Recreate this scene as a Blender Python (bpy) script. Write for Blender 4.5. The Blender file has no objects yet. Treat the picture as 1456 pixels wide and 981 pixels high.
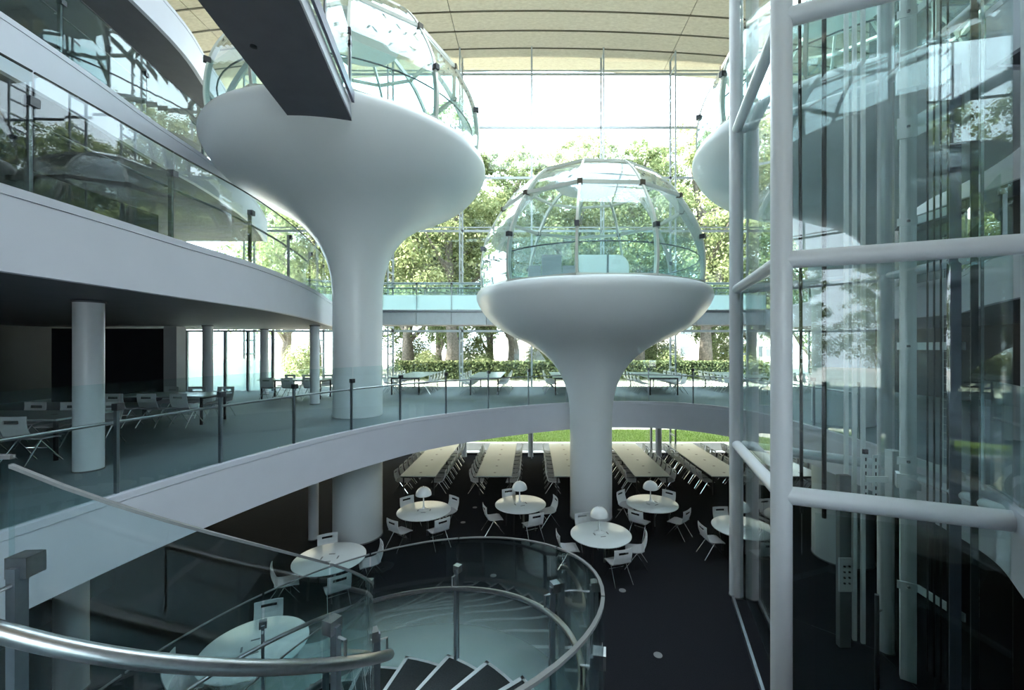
import bpy, math, random
import numpy as np
from mathutils import Vector, Matrix
from mathutils.geometry import tessellate_polygon

random.seed(7)
rng = np.random.default_rng(11)
scene = bpy.context.scene
COL = scene.collection
PI = math.pi
rad = math.radians

# ------------------------------------------------------------------ camera, sky, sun, exposure
E = 5.37                     # eye height above the lower floor
cam_data = bpy.data.cameras.new('camera')
cam = bpy.data.objects.new('camera', cam_data)
COL.objects.link(cam)
cam.location = (0, 0, E)
cam.rotation_euler = (PI / 2, 0, 0)
cam_data.sensor_width = 36
cam_data.lens = 600 / 1456 * 36
cam_data.shift_x = -28 / 1456
cam_data.shift_y = 2.5 / 1456
cam_data.clip_start = 0.05
cam_data.clip_end = 400
scene.camera = cam

world = bpy.data.worlds.new('sky')
scene.world = world
world.use_nodes = True
wn = world.node_tree.nodes
bg = wn['Background']
bg.inputs['Color'].default_value = (0.77, 0.90, 1.0, 1)
bg.inputs['Strength'].default_value = 6.0

sun_d = bpy.data.lights.new('sun', 'SUN')
sun_d.energy = 20.0
sun_d.angle = rad(1.0)
sun_d.color = (1.0, 0.94, 0.82)
sun = bpy.data.objects.new('sun', sun_d)
COL.objects.link(sun)
sun.rotation_euler = Vector((1.0, 0.18, -0.80)).to_track_quat('-Z', 'Y').to_euler()

vs = scene.view_settings
vs.view_transform = 'Standard'
vs.look = 'None'
vs.gamma = 1
vs.use_curve_mapping = False
vs.exposure = 0.6
scene.cycles.transparent_max_bounces = 40
scene.cycles.max_bounces = 10
scene.cycles.diffuse_bounces = 5
scene.cycles.glossy_bounces = 4
scene.cycles.sample_clamp_indirect = 6

# ------------------------------------------------------------------ materials
MATS = {}
def nmat(name):
    m = bpy.data.materials.new(name)
    m.use_nodes = True
    MATS[name] = m
    return m, m.node_tree.nodes, m.node_tree.links

def paint(name, col, rough=0.5, metal=0.0, var=0.0, scale=8.0, bump=0.0, bscale=60.0, spec=0.5, coat=0.0):
    m, n, l = nmat(name)
    b = n['Principled BSDF']
    b.inputs['Roughness'].default_value = rough
    b.inputs['Metallic'].default_value = metal
    b.inputs['Specular IOR Level'].default_value = spec
    b.inputs['Coat Weight'].default_value = coat
    tc = n.new('ShaderNodeTexCoord')
    if var > 0:
        t = n.new('ShaderNodeTexNoise'); t.inputs['Scale'].default_value = scale; t.inputs['Detail'].default_value = 5
        l.new(tc.outputs['Object'], t.inputs['Vector'])
        r = n.new('ShaderNodeValToRGB')
        r.color_ramp.elements[0].position = 0.3; r.color_ramp.elements[1].position = 0.7
        r.color_ramp.elements[0].color = [max(0, c * (1 - var)) for c in col] + [1]
        r.color_ramp.elements[1].color = [min(1, c * (1 + var)) for c in col] + [1]
        l.new(t.outputs['Fac'], r.inputs['Fac'])
        l.new(r.outputs['Color'], b.inputs['Base Color'])
    else:
        b.inputs['Base Color'].default_value = list(col) + [1]
    if bump > 0:
        t2 = n.new('ShaderNodeTexNoise'); t2.inputs['Scale'].default_value = bscale; t2.inputs['Detail'].default_value = 3
        l.new(tc.outputs['Object'], t2.inputs['Vector'])
        bp = n.new('ShaderNodeBump'); bp.inputs['Strength'].default_value = bump; bp.inputs['Distance'].default_value = 0.01
        l.new(t2.outputs['Fac'], bp.inputs['Height'])
        l.new(bp.outputs['Normal'], b.inputs['Normal'])
    return m

def schlick(n, l, f0, gain=0.95):
    lw = n.new('ShaderNodeLayerWeight'); lw.inputs['Blend'].default_value = 0.5
    p = n.new('ShaderNodeMath'); p.operation = 'POWER'; p.inputs[1].default_value = 4.0
    l.new(lw.outputs['Facing'], p.inputs[0])
    a = n.new('ShaderNodeMath'); a.operation = 'MULTIPLY_ADD'
    a.inputs[1].default_value = gain; a.inputs[2].default_value = f0
    a.use_clamp = True
    l.new(p.outputs[0], a.inputs[0])
    return a.outputs[0]

def glass(name, tint, f0=0.045, frost=None, frost_col=(0.80, 0.95, 0.96), haze=0.0):
    """Clear sheet glass; frost='z' etches the lower share, frost='attr' follows the film attribute."""
    m, n, l = nmat(name)
    n.remove(n['Principled BSDF'])
    out = n['Material Output']
    tr = n.new('ShaderNodeBsdfTransparent'); tr.inputs['Color'].default_value = list(tint) + [1]
    gl = n.new('ShaderNodeBsdfGlossy'); gl.inputs['Roughness'].default_value = 0.0
    gl.inputs['Color'].default_value = (1, 1, 1, 1)
    base = tr.outputs[0]
    if frost or haze:
        tl = n.new('ShaderNodeBsdfTranslucent'); tl.inputs['Color'].default_value = list(frost_col) + [1]
        df = n.new('ShaderNodeBsdfDiffuse'); df.inputs['Color'].default_value = list(frost_col) + [1]
        md = n.new('ShaderNodeMixShader'); md.inputs[0].default_value = 0.25
        l.new(tl.outputs[0], md.inputs[1]); l.new(df.outputs[0], md.inputs[2])
        mf = n.new('ShaderNodeMixShader')
        l.new(tr.outputs[0], mf.inputs[1]); l.new(md.outputs[0], mf.inputs[2])
        if frost == 'z':
            tc = n.new('ShaderNodeTexCoord'); sx = n.new('ShaderNodeSeparateXYZ')
            l.new(tc.outputs['Generated'], sx.inputs[0])
            mr = n.new('ShaderNodeMapRange'); mr.inputs[1].default_value = 0.56; mr.inputs[2].default_value = 0.50
            mr.inputs[3].default_value = 0.04; mr.inputs[4].default_value = 0.75
            l.new(sx.outputs['Z'], mr.inputs[0]); l.new(mr.outputs[0], mf.inputs[0])
        elif frost == 'attr':
            at = n.new('ShaderNodeAttribute'); at.attribute_name = 'milkiness'
            l.new(at.outputs['Fac'], mf.inputs[0])
        else:
            mf.inputs[0].default_value = haze
        base = mf.outputs[0]
    mx = n.new('ShaderNodeMixShader')
    l.new(schlick(n, l, f0), mx.inputs[0])
    l.new(base, mx.inputs[1]); l.new(gl.outputs[0], mx.inputs[2])
    l.new(mx.outputs[0], out.inputs['Surface'])
    return m

def leafmat(name, c0, c1, trans=0.45):
    m, n, l = nmat(name)
    n.remove(n['Principled BSDF'])
    out = n['Material Output']
    geo = n.new('ShaderNodeNewGeometry')
    r = n.new('ShaderNodeValToRGB')
    r.color_ramp.elements[0].color = list(c0) + [1]; r.color_ramp.elements[1].color = list(c1) + [1]
    l.new(geo.outputs['Random Per Island'], r.inputs['Fac'])
    d = n.new('ShaderNodeBsdfDiffuse'); t = n.new('ShaderNodeBsdfTranslucent')
    l.new(r.outputs['Color'], d.inputs['Color']); l.new(r.outputs['Color'], t.inputs['Color'])
    mx = n.new('ShaderNodeMixShader'); mx.inputs[0].default_value = trans
    l.new(d.outputs[0], mx.inputs[1]); l.new(t.outputs[0], mx.inputs[2])
    l.new(mx.outputs[0], out.inputs['Surface'])
    return m

paint('white_paint', (0.80, 0.815, 0.85), 0.35, var=0.015, scale=1.5)
paint('pod_paint', (0.80, 0.835, 0.85), 0.32, var=0.012, scale=1.2)
paint('band_paint', (0.67, 0.675, 0.75), 0.45, var=0.02, scale=2.0, bump=0.03, bscale=40)
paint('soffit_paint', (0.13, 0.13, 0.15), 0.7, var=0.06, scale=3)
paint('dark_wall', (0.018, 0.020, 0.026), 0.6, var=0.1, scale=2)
paint('pale_wall', (0.55, 0.57, 0.58), 0.6, var=0.04, scale=2)
paint('lower_carpet', (0.013, 0.014, 0.018), 0.95, var=0.35, scale=70, bump=0.4, bscale=300, spec=0.1)
paint('grey_carpet', (0.21, 0.26, 0.285), 0.6, var=0.10, scale=60, bump=0.15, bscale=260, spec=0.35)
paint('chrome', (0.78, 0.79, 0.80), 0.12, metal=1.0, var=0.03, scale=12)
paint('brushed_steel', (0.42, 0.42, 0.43), 0.28, metal=1.0, var=0.08, scale=30)
paint('dark_steel', (0.10, 0.105, 0.115), 0.35, metal=0.8, var=0.08, scale=20)
paint('post_steel', (0.33, 0.36, 0.40), 0.35, metal=0.9, var=0.06, scale=20)
paint('black_rubber', (0.012, 0.012, 0.014), 0.5, var=0.1, scale=20)
paint('black_metal', (0.02, 0.02, 0.022), 0.45, metal=0.2, var=0.1, scale=20)
paint('chair_white', (0.76, 0.78, 0.79), 0.35, var=0.02, scale=10)
paint('seat_grey', (0.47, 0.47, 0.49), 0.6, var=0.06, scale=50, bump=0.1, bscale=200)
paint('table_top', (0.43, 0.51, 0.485), 0.28, var=0.02, scale=4, spec=0.5)
paint('table_round', (0.68, 0.71, 0.71), 0.3, var=0.02, scale=4)
paint('insert_grey', (0.20, 0.205, 0.21), 0.5, metal=0.2, var=0.05, scale=30)
paint('lamp_white', (0.86, 0.88, 0.89), 0.12, var=0.01, scale=6, coat=0.4)
paint('frame_cream', (0.66, 0.68, 0.62), 0.35, metal=0.25, var=0.04, scale=6)
paint('joint_dark', (0.10, 0.085, 0.06), 0.6, var=0.1, scale=8)
paint('mullion_grey', (0.55, 0.60, 0.63), 0.35, metal=0.3, var=0.04, scale=8)
paint('lift_white', (0.82, 0.86, 0.86), 0.4, var=0.03, scale=4)
paint('lift_violet', (0.17, 0.17, 0.23), 0.4, metal=0.3, var=0.05, scale=6)
paint('concrete_light', (0.62, 0.60, 0.56), 0.8, var=0.08, scale=2, bump=0.2, bscale=20)
paint('render_white', (0.72, 0.70, 0.67), 0.8, var=0.05, scale=1.5)
paint('gravel', (0.66, 0.62, 0.50), 0.9, var=0.15, scale=30, bump=0.5, bscale=60)
paint('soil_grass', (0.24, 0.30, 0.09), 0.95, var=0.25, scale=4, bump=0.4, bscale=40)
paint('bark', (0.155, 0.14, 0.12), 0.9, var=0.4, scale=7, bump=0.8, bscale=14)
paint('tread_carpet', (0.045, 0.05, 0.055), 0.9, var=0.2, scale=60, bump=0.2, bscale=260, spec=0.2)
paint('hedge_core', (0.03, 0.05, 0.018), 0.9, var=0.4, scale=8)
paint('window_dark', (0.16, 0.20, 0.22), 0.15, var=0.1, scale=1)
paint('roof_grey', (0.30, 0.30, 0.31), 0.7, var=0.1, scale=2)

# wood-wool ceiling board: fine matted fibres
m, n, l = nmat('fibre_board')
b = n['Principled BSDF']; b.inputs['Roughness'].default_value = 0.85
tc = n.new('ShaderNodeTexCoord')
mp = n.new('ShaderNodeMapping'); mp.inputs['Scale'].default_value = (0.35, 1, 1)
t = n.new('ShaderNodeTexNoise'); t.inputs['Scale'].default_value = 14; t.inputs['Detail'].default_value = 8; t.inputs['Roughness'].default_value = 0.7
l.new(tc.outputs['Object'], mp.inputs[0]); l.new(mp.outputs[0], t.inputs['Vector'])
r = n.new('ShaderNodeValToRGB')
r.color_ramp.elements[0].position = 0.25; r.color_ramp.elements[0].color = (0.56, 0.49, 0.40, 1)
r.color_ramp.elements[1].position = 0.75; r.color_ramp.elements[1].color = (0.80, 0.735, 0.63, 1)
l.new(t.outputs['Fac'], r.inputs[0]); l.new(r.outputs[0], b.inputs['Base Color'])

glass('facade_glass', (0.97, 0.985, 0.985), 0.02)
glass('rail_glass', (0.915, 0.97, 0.972), 0.026)
glass('bridge_glass', (0.88, 0.96, 0.965), 0.03, frost='z')
glass('stair_glass', (0.86, 0.93, 0.935), 0.035, frost='attr', frost_col=(0.66, 0.84, 0.88))
glass('dome_glass', (0.935, 0.972, 0.97), 0.04, haze=0.015)
glass('dome_low_glass', (0.88, 0.965, 0.965), 0.04, haze=0.06, frost_col=(0.55, 0.86, 0.90))
glass('lift_glass', (0.93, 0.965, 0.965), 0.035)
leafmat('leaf_light', (0.17, 0.22, 0.09), (0.54, 0.58, 0.33), 0.5)
leafmat('leaf_mid', (0.11, 0.16, 0.07), (0.44, 0.50, 0.27), 0.5)
leafmat('leaf_dark', (0.08, 0.12, 0.06), (0.32, 0.39, 0.20), 0.45)
leafmat('hedge_leaf', (0.03, 0.055, 0.025), (0.33, 0.37, 0.19), 0.3)
leafmat('grass_blade', (0.20, 0.31, 0.07), (0.42, 0.54, 0.18), 0.4)

# ------------------------------------------------------------------ mesh helpers
def mesh_from(name, verts, faces, mat, smooth=False):
    me = bpy.data.meshes.new(name)
    me.from_pydata([tuple(v) for v in verts], [], faces)
    me.materials.append(MATS[mat])
    if smooth:
        me.polygons.foreach_set('use_smooth', [True] * len(me.polygons))
    me.update()
    return me

def link(name, me, parent=None, loc=(0, 0, 0), rotz=0.0):
    o = bpy.data.objects.new(name, me)
    COL.objects.link(o)
    o.location = loc
    o.rotation_euler = (0, 0, rotz)
    if parent is not None:
        o.parent = parent
    return o

class MB:
    def __init__(self): self.v = []; self.f = []
    def add(self, v, f):
        k = len(self.v); self.v += [tuple(p) for p in v]; self.f += [tuple(i + k for i in q) for q in f]; return self
    def box(self, c, s, rz=0.0, rx=0.0, ry=0.0):
        M = Matrix.Rotation(rz, 3, 'Z') @ Matrix.Rotation(ry, 3, 'Y') @ Matrix.Rotation(rx, 3, 'X')
        vs_ = []
        for z in (-.5, .5):
            for x, y in ((-.5, -.5), (.5, -.5), (.5, .5), (-.5, .5)):
                vs_.append(M @ Vector((x * s[0], y * s[1], z * s[2])) + Vector(c))
        return self.add(vs_, [(3, 2, 1, 0), (4, 5, 6, 7), (0, 1, 5, 4), (1, 2, 6, 5), (2, 3, 7, 6), (3, 0, 4, 7)])
    def tube(self, pts, r, seg=8, caps=True, radii=None):
        pts = [Vector(p) for p in pts]
        n = len(pts); vs_ = []; fs = []
        prev = None
        for i, p in enumerate(pts):
            t = (pts[min(i + 1, n - 1)] - pts[max(i - 1, 0)]).normalized()
            if prev is None:
                a = Vector((0, 0, 1)) if abs(t.z) < 0.9 else Vector((1, 0, 0))
                u = t.cross(a).normalized()
            else:
                u = (prev - t * prev.dot(t)).normalized()
            prev = u
            w = t.cross(u)
            rr = radii[i] if radii else r
            for k in range(seg):
                a = 2 * PI * k / seg
                vs_.append(p + (u * math.cos(a) + w * math.sin(a)) * rr)
        for i in range(n - 1):
            for k in range(seg):
                a = i * seg + k; b_ = i * seg + (k + 1) % seg
                fs.append((a, b_, b_ + seg, a + seg))
        if caps:
            fs.append(tuple(range(seg))[::-1]); fs.append(tuple(range((n - 1) * seg, n * seg)))
        return self.add(vs_, fs)
    def lathe(self, prof, seg=48, c=(0, 0, 0)):
        vs_ = []; fs = []
        n = len(prof)
        for r_, z in prof:
            for k in range(seg):
                a = 2 * PI * k / seg
                vs_.append((c[0] + r_ * math.cos(a), c[1] + r_ * math.sin(a), c[2] + z))
        for i in range(n - 1):
            for k in range(seg):
                a = i * seg + k; b_ = i * seg + (k + 1) % seg
                fs.append((a, b_, b_ + seg, a + seg))
        fs.append(tuple(range(seg))[::-1]); fs.append(tuple(range((n - 1) * seg, n * seg)))
        return self.add(vs_, fs)
    def prism(self, poly, z0, z1):
        n = len(poly)
        vs_ = [(x, y, z0) for x, y in poly] + [(x, y, z1) for x, y in poly]
        tri = tessellate_polygon([[Vector((x, y, 0)) for x, y in poly]])
        fs = [tuple(t) for t in tri] + [tuple(i + n for i in t) for t in tri]
        fs += [(i, (i + 1) % n, (i + 1) % n + n, i + n) for i in range(n)]
        return self.add(vs_, fs)
    def ribbon(self, path, z0, z1, th, closed=False):
        """upright strip of thickness th following a plan path; z0/z1 may be lists"""
        n = len(path); P = [Vector((p[0], p[1])) for p in path]
        vs_ = []
        for i in range(n):
            a = P[(i - 1) % n] if (closed or i > 0) else P[i]
            b_ = P[(i + 1) % n] if (closed or i < n - 1) else P[i]
            t = (b_ - a).normalized(); q = Vector((-t.y, t.x)) * th / 2
            za = z0[i] if isinstance(z0, (list, tuple)) else z0
            zb = z1[i] if isinstance(z1, (list, tuple)) else z1
            for s in (1, -1):
                vs_.append((P[i].x + q.x * s, P[i].y + q.y * s, za)); vs_.append((P[i].x + q.x * s, P[i].y + q.y * s, zb))
        fs = []
        m_ = n if closed else n - 1
        for i in range(m_):
            a = i * 4; b_ = ((i + 1) % n) * 4
            fs += [(a, b_, b_ + 1, a + 1), (a + 3, b_ + 3, b_ + 2, a + 2), (a + 1, b_ + 1, b_ + 3, a + 3), (a + 2, b_ + 2, b_, a)]
        if not closed:
            e = (n - 1) * 4
            fs += [(0, 1, 3, 2), (e + 2, e + 3, e + 1, e)]
        return self.add(vs_, fs)
    def mesh(self, name, mat, smooth=False):
        me = mesh_from(name, self.v, self.f, mat, smooth)
        if smooth:
            try: me.set_sharp_from_angle(angle=rad(40))
            except Exception: pass
        return me
    def build(self, name, mat, parent=None, smooth=False, loc=(0, 0, 0), rotz=0.0):
        return link(name, self.mesh(name, mat, smooth), parent, loc, rotz)

def tag(o, label, cat, group=None, kind=None):
    o['label'] = label; o['category'] = cat
    if group: o['group'] = group
    if kind: o['kind'] = kind
    return o

def thing(name, label, cat, loc=(0, 0, 0), rotz=0.0, group=None, kind=None):
    o = bpy.data.objects.new(name, None)
    o.empty_display_size = 0.1
    COL.objects.link(o); o.location = loc; o.rotation_euler = (0, 0, rotz)
    return tag(o, label, cat, group, kind)

def children(o): return [c for c in bpy.data.objects if c.parent == o]
def dup(root, loc, rotz=0.0, label=None, group=None, kids=None):
    r_ = root.copy(); COL.objects.link(r_); r_.location = loc; r_.rotation_euler = (0, 0, rotz)
    if label: r_['label'] = label
    if group: r_['group'] = group
    for ch in kids:
        c = ch[0].copy(); COL.objects.link(c); c.parent = r_
        for g in ch[1]:
            d = g.copy(); COL.objects.link(d); d.parent = c
    return r_
def tree_of(root):
    return [(c, list(c.children)) for c in root.children]

def catmull(pts, n=10, closed=False):
    P = [Vector(p) for p in pts]; out = []
    N = len(P); m_ = N if closed else N - 1
    for i in range(m_):
        if closed:
            p0, p1, p2, p3 = P[(i - 1) % N], P[i], P[(i + 1) % N], P[(i + 2) % N]
        else:
            p0, p1, p2, p3 = P[max(i - 1, 0)], P[i], P[i + 1], P[min(i + 2, N - 1)]
        for k in range(n):
            t = k / n
            out.append(0.5 * ((2 * p1) + (p2 - p0) * t + (2 * p0 - 5 * p1 + 4 * p2 - p3) * t * t + (3 * p1 - p0 - 3 * p2 + p3) * t ** 3))
    if not closed: out.append(P[-1])
    return [tuple(p) for p in out]

def resample(path, step):
    """points along a plan path with even spacing; returns list of (point, index position)"""
    P = [Vector(p) for p in path]
    L = [0]
    for a, b_ in zip(P, P[1:]): L.append(L[-1] + (b_ - a).length)
    n = max(1, round(L[-1] / step)); out = []
    for k in range(n + 1):
        s = L[-1] * k / n
        j = max(0, min(len(P) - 2, int(np.searchsorted(L, s)) - 1))
        u = 0 if L[j + 1] == L[j] else (s - L[j]) / (L[j + 1] - L[j])
        out.append(P[j].lerp(P[j + 1], u))
    return out

# levels (heights above the lower floor)
Z_MID = E - 1.94
Z_UP = E + 1.50
Z_3 = E + 4.94
Z_4 = E + 8.40
WY = 21.0                 # glass front of the hall
BY = -13.0                # glass rear of the hall
XL, XR = -18.0, 15.6

# ------------------------------------------------------------------ setting: floors, walls, roof
o = MB().box(((XL + XR) / 2, (WY + BY) / 2, -0.15), (XR - XL, WY - BY, 0.30)).build('floor_lower', 'lower_carpet')
tag(o, 'black carpet floor of the lower reading level', 'floor', kind='structure')

void_far = catmull([(-5.6, 2.6), (-5.55, 4.41), (-5.35, 6.0), (-4.97, 7.6), (-4.42, 9.2), (-3.72, 10.58), (-2.9, 11.75), (-1.2, 13.25), (1.07, 14.55),
                    (2.9, 15.0), (4.8, 14.75), (6.2, 13.6), (6.75, 12.0), (6.85, 10.2), (6.75, 8.0), (6.35, 5.94), (5.62, 4.75), (4.4, 3.2), (2.6, 1.5), (1.2, 0.62)], 8)
void_near = [(-0.4, 0.28), (-2.2, 0.26), (-2.26, 1.72), (-4.0, 1.9), (-5.6, 2.0)]
void_mid = void_far + void_near

def slab(name, outer, hole, ztop, th, label, top_mat, parts=True):
    loops = [[Vector((x, y, 0)) for x, y in outer]] + ([[Vector((x, y, 0)) for x, y in hole]] if hole else [])
    tri = tessellate_polygon(loops)
    flat = [p for lp in loops for p in lp]
    n = len(flat)
    root = thing(name, label, 'floor', kind='structure')
    mb = MB(); mb.add([(p.x, p.y, ztop) for p in flat] + [(p.x, p.y, ztop - 0.06) for p in flat], [tuple(t) for t in tri] + [tuple(i + n for i in t) for t in tri])
    k = 0
    for lp in loops:
        q = len(lp); mb.f += [(k + i, k + (i + 1) % q, k + (i + 1) % q + n, k + i + n) for i in range(q)]; k += q
    mb.build('carpet', top_mat, root)
    mb = MB(); mb.add([(p.x, p.y, ztop - 0.065) for p in flat] + [(p.x, p.y, ztop - th + 0.03) for p in flat], [tuple(t) for t in tri] + [tuple(i + n for i in t) for t in tri])
    k = 0
    for lp in loops:
        q = len(lp); mb.f += [(k + i, k + (i + 1) % q, k + (i + 1) % q + n, k + i + n) for i in range(q)]; k += q
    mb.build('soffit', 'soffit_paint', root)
    return root

def band(root, path, ztop, zbot, closed=False, off=0.0):
    MB().ribbon(path, zbot, ztop - 0.085, 0.10, closed).build('edge_band', 'band_paint', root, smooth=True)
    MB().ribbon(path, ztop - 0.08, ztop + 0.01, 0.12, closed).build('edge_cap', 'band_paint', root, smooth=True)

outer = [(XL, BY + 0.2), (XR, BY + 0.2), (XR, WY - 0.35), (XL, WY - 0.35)]
f_mid = slab('floor_middle', outer, void_mid, Z_MID, 0.92, 'grey carpeted middle floor wrapping round the open atrium', 'grey_carpet')
band(f_mid, void_mid, Z_MID, Z_MID - 0.92, closed=True)

up_left = catmull([(-4.9, -8.0), (-4.92, -2.0), (-4.95, 3.9), (-5.03, 6.0), (-5.08, 7.7), (-5.45, 9.8), (-6.05, 12.0), (-6.7, 14.0), (-7.5, 17.05)], 8)
f_up = slab('floor_upper', [(XL, -8.0)] + up_left + [(-7.6, 18.0), (-12.0, 18.0), (XL, 18.0)], None, Z_UP, 0.80, 'upper floor with a pale curved edge band over the dark study area', 'grey_carpet')
band(f_up, up_left, Z_UP, Z_UP - 0.80)
up_right = catmull([(9.5, 17.05), (9.35, 14.4), (9.25, 11.8), (9.1, 9.2), (7.9, 7.4), (7.1, 6.2), (6.6, 5.0), (6.8, 2.0), (7.0, -8.0)], 8)
f_upr = slab('floor_upper', up_right + [(XR, -8.0), (XR, 18.0), (9.5, 18.0)], None, Z_UP, 0.80, 'upper floor with a pale edge band behind the glass lift', 'grey_carpet')
band(f_upr, up_right, Z_UP, Z_UP - 0.80)
l3 = catmull([(-7.3, -8.0), (-7.55, 0.0), (-7.9, 6.3), (-8.35, 9.35), (-8.6, 11.3), (-9.3, 14.0), (-10.4, 16.5)], 8)
f_3 = slab('floor_third', [(XL, -8.0)] + l3 + [(XL, 16.5)], None, Z_3, 0.85, 'third floor with a pale edge band, set back above the upper floor', 'grey_carpet')
band(f_3, l3, Z_3, Z_3 - 0.85)
l4 = catmull([(-8.1, -8.0), (-8.4, 0.0), (-8.8, 9.25), (-9.6, 12.5), (-10.6, 15.0), (-12.0, 17.0)], 8)
f_4 = slab('floor_fourth', [(XL, -8.0)] + l4 + [(XL, 17.0)], None, Z_4, 0.80, 'topmost floor with a pale edge band high beside the left pod', 'grey_carpet')
band(f_4, l4, Z_4, Z_4 - 0.80)
r3 = [(12.2, 15.0), (11.95, 12.0), (11.8, 9.0), (10.5, 6.9), (8.2, 6.2), (6.75, 6.2), (6.6, 4.6), (7.4, 2.6), (8.8, 1.2), (9.0, -8.0)]
f_3r = slab('floor_third', r3 + [(XR, -8.0), (XR, 15.0)], None, Z_3, 0.85, 'third floor landing with a pale edge band at the lift', 'grey_carpet')
band(f_3r, r3, Z_3, Z_3 - 0.85)
r4 = [(11.6, 7.0), (9.4, 4.0), (9.2, -8.0)]
f_4r = slab('floor_fourth', r4 + [(XR, -8.0), (XR, 7.0)], None, Z_4, 0.80, 'topmost floor with a pale edge band above the lift side', 'grey_carpet')
band(f_4r, r4, Z_4, Z_4 - 0.80)

# outer walls, inner room walls, and added rear walls that block light
def wall(name, c, s, mat, label):
    return tag(MB().box(c, s).build(name, mat), label, 'wall', kind='structure')
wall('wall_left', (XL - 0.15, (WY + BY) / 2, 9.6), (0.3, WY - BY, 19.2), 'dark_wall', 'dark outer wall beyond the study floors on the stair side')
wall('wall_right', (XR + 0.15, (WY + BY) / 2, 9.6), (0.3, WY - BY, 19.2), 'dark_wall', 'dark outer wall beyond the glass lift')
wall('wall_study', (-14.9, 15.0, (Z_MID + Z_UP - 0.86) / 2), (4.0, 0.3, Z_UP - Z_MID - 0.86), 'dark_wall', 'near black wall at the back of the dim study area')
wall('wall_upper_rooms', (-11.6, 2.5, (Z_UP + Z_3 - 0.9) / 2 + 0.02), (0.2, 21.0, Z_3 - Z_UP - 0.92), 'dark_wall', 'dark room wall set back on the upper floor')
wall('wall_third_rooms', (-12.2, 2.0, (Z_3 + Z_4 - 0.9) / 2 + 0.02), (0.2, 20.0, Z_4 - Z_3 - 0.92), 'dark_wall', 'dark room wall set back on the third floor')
wall('wall_added_rear', (0, BY + 0.05, (Z_MID - 0.9) / 2), (XR - XL, 0.25, Z_MID - 0.92), 'dark_wall', 'unseen dark wall added behind the viewer to cut rear light on the lower level')  # unseen wall, added to keep rear light off the lower level
wall('wall_right_rooms', (13.3, 4.5, (Z_UP + 19.0) / 2), (0.2, 24.0, 19.0 - Z_UP - 0.1), 'dark_wall', 'dark room walls set back on the lift side floors')
wall('wall_added_rear_study', ((XL - 2.3) / 2, BY + 0.1, (Z_MID + 19.0) / 2), (-2.3 - XL, 0.25, 19.0 - Z_MID), 'dark_wall', 'unseen dark wall added behind the viewer to darken the study side')  # unseen wall, put in so the study side stays darker
wall('wall_added_rear_lift', ((XR + 5.5) / 2, BY + 0.1, (Z_MID + 19.0) / 2), (XR - 5.5, 0.25, 19.0 - Z_MID), 'dark_wall', 'unseen dark wall added behind the viewer to narrow the rear light')  # unseen wall, added to narrow the daylight from behind
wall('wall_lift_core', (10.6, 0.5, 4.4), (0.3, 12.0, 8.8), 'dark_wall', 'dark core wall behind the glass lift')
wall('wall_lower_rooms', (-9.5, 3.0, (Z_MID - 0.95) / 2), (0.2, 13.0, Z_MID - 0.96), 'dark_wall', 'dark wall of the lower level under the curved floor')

# roof: shallow vault of fibre board strips with dark joints
def roof_z(x): return E + 14.42 - 0.0044 * x * x
root = thing('ceiling', 'shallow vaulted ceiling of tan fibre board strips with dark joints', 'ceiling', kind='structure')
xs_cuts = [XL, -13.8, -3.5, 6.8, XR]
pitch = 1.13
SKY1 = WY + 0.5 - 5 * pitch; SKY0 = WY + 0.5 - 13 * pitch          # unseen roof light, added to brighten the pods and tables below
for k in range(30):
    y1 = WY + 0.5 - k * pitch - 0.035; y0 = WY + 0.5 - (k + 1) * pitch + 0.035
    if k == 0: y1 += 0.6
    for xa, xb in zip(xs_cuts, xs_cuts[1:]):
        if xa == -3.5 and SKY0 < (y0 + y1) / 2 < SKY1: continue
        n_ = max(2, int((xb - xa) / 1.2)); vs_ = []; fs = []
        for i in range(n_ + 1):
            x = xa + 0.015 + (xb - xa - 0.03) * i / n_; z = roof_z(x)
            vs_ += [(x, y0, z), (x, y1, z), (x, y1, z + 0.05), (x, y0, z + 0.05)]
        for i in range(n_):
            a = i * 4; c = a + 4
            for q in range(4): fs.append((a + q, a + (q + 1) % 4, c + (q + 1) % 4, c + q))
        fs += [(3, 2, 1, 0), (n_ * 4, n_ * 4 + 1, n_ * 4 + 2, n_ * 4 + 3)]
        MB().add(vs_, fs).build('ceiling_board', 'fibre_board', root)
    if SKY0 < y0 - .1 < SKY1 - .2: continue
    vs_ = []; fs = []
    for i in range(25):                     # dark joint rib, a little proud
        x = XL + (XR - XL) * i / 24; z = roof_z(x)
        vs_ += [(x, y0 - 0.07, z - 0.02), (x, y0, z - 0.02), (x, y0, z + 0.06), (x, y0 - 0.07, z + 0.06)]
    for i in range(24):
        a = i * 4; c = a + 4
        for q in range(4): fs.append((a + q, a + (q + 1) % 4, c + (q + 1) % 4, c + q))
    MB().add(vs_, fs).build('joint_rib', 'joint_dark', root)
def deck(xa, xb, ya, yb):
    vs_ = []; fs = []; n_ = 8
    for i in range(n_ + 1):
        x = xa + (xb - xa) * i / n_; z = roof_z(x) + 0.07
        vs_ += [(x, ya, z), (x, yb, z), (x, yb, z + 0.35), (x, ya, z + 0.35)]
    for i in range(n_):
        a = i * 4; c = a + 4
        for q in range(4): fs.append((a + q, a + (q + 1) % 4, c + (q + 1) % 4, c + q))
    fs += [(3, 2, 1, 0), (n_ * 4, n_ * 4 + 1, n_ * 4 + 2, n_ * 4 + 3)]
    MB().add(vs_, fs).build('roof_deck', 'joint_dark', root)
deck(XL - .5, -3.5, BY - .6, WY + 1.2); deck(6.8, XR + .5, BY - .6, WY + 1.2)
deck(-3.5, 6.8, BY - .6, SKY0); deck(-3.5, 6.8, SKY1, WY + 1.2)
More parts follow.
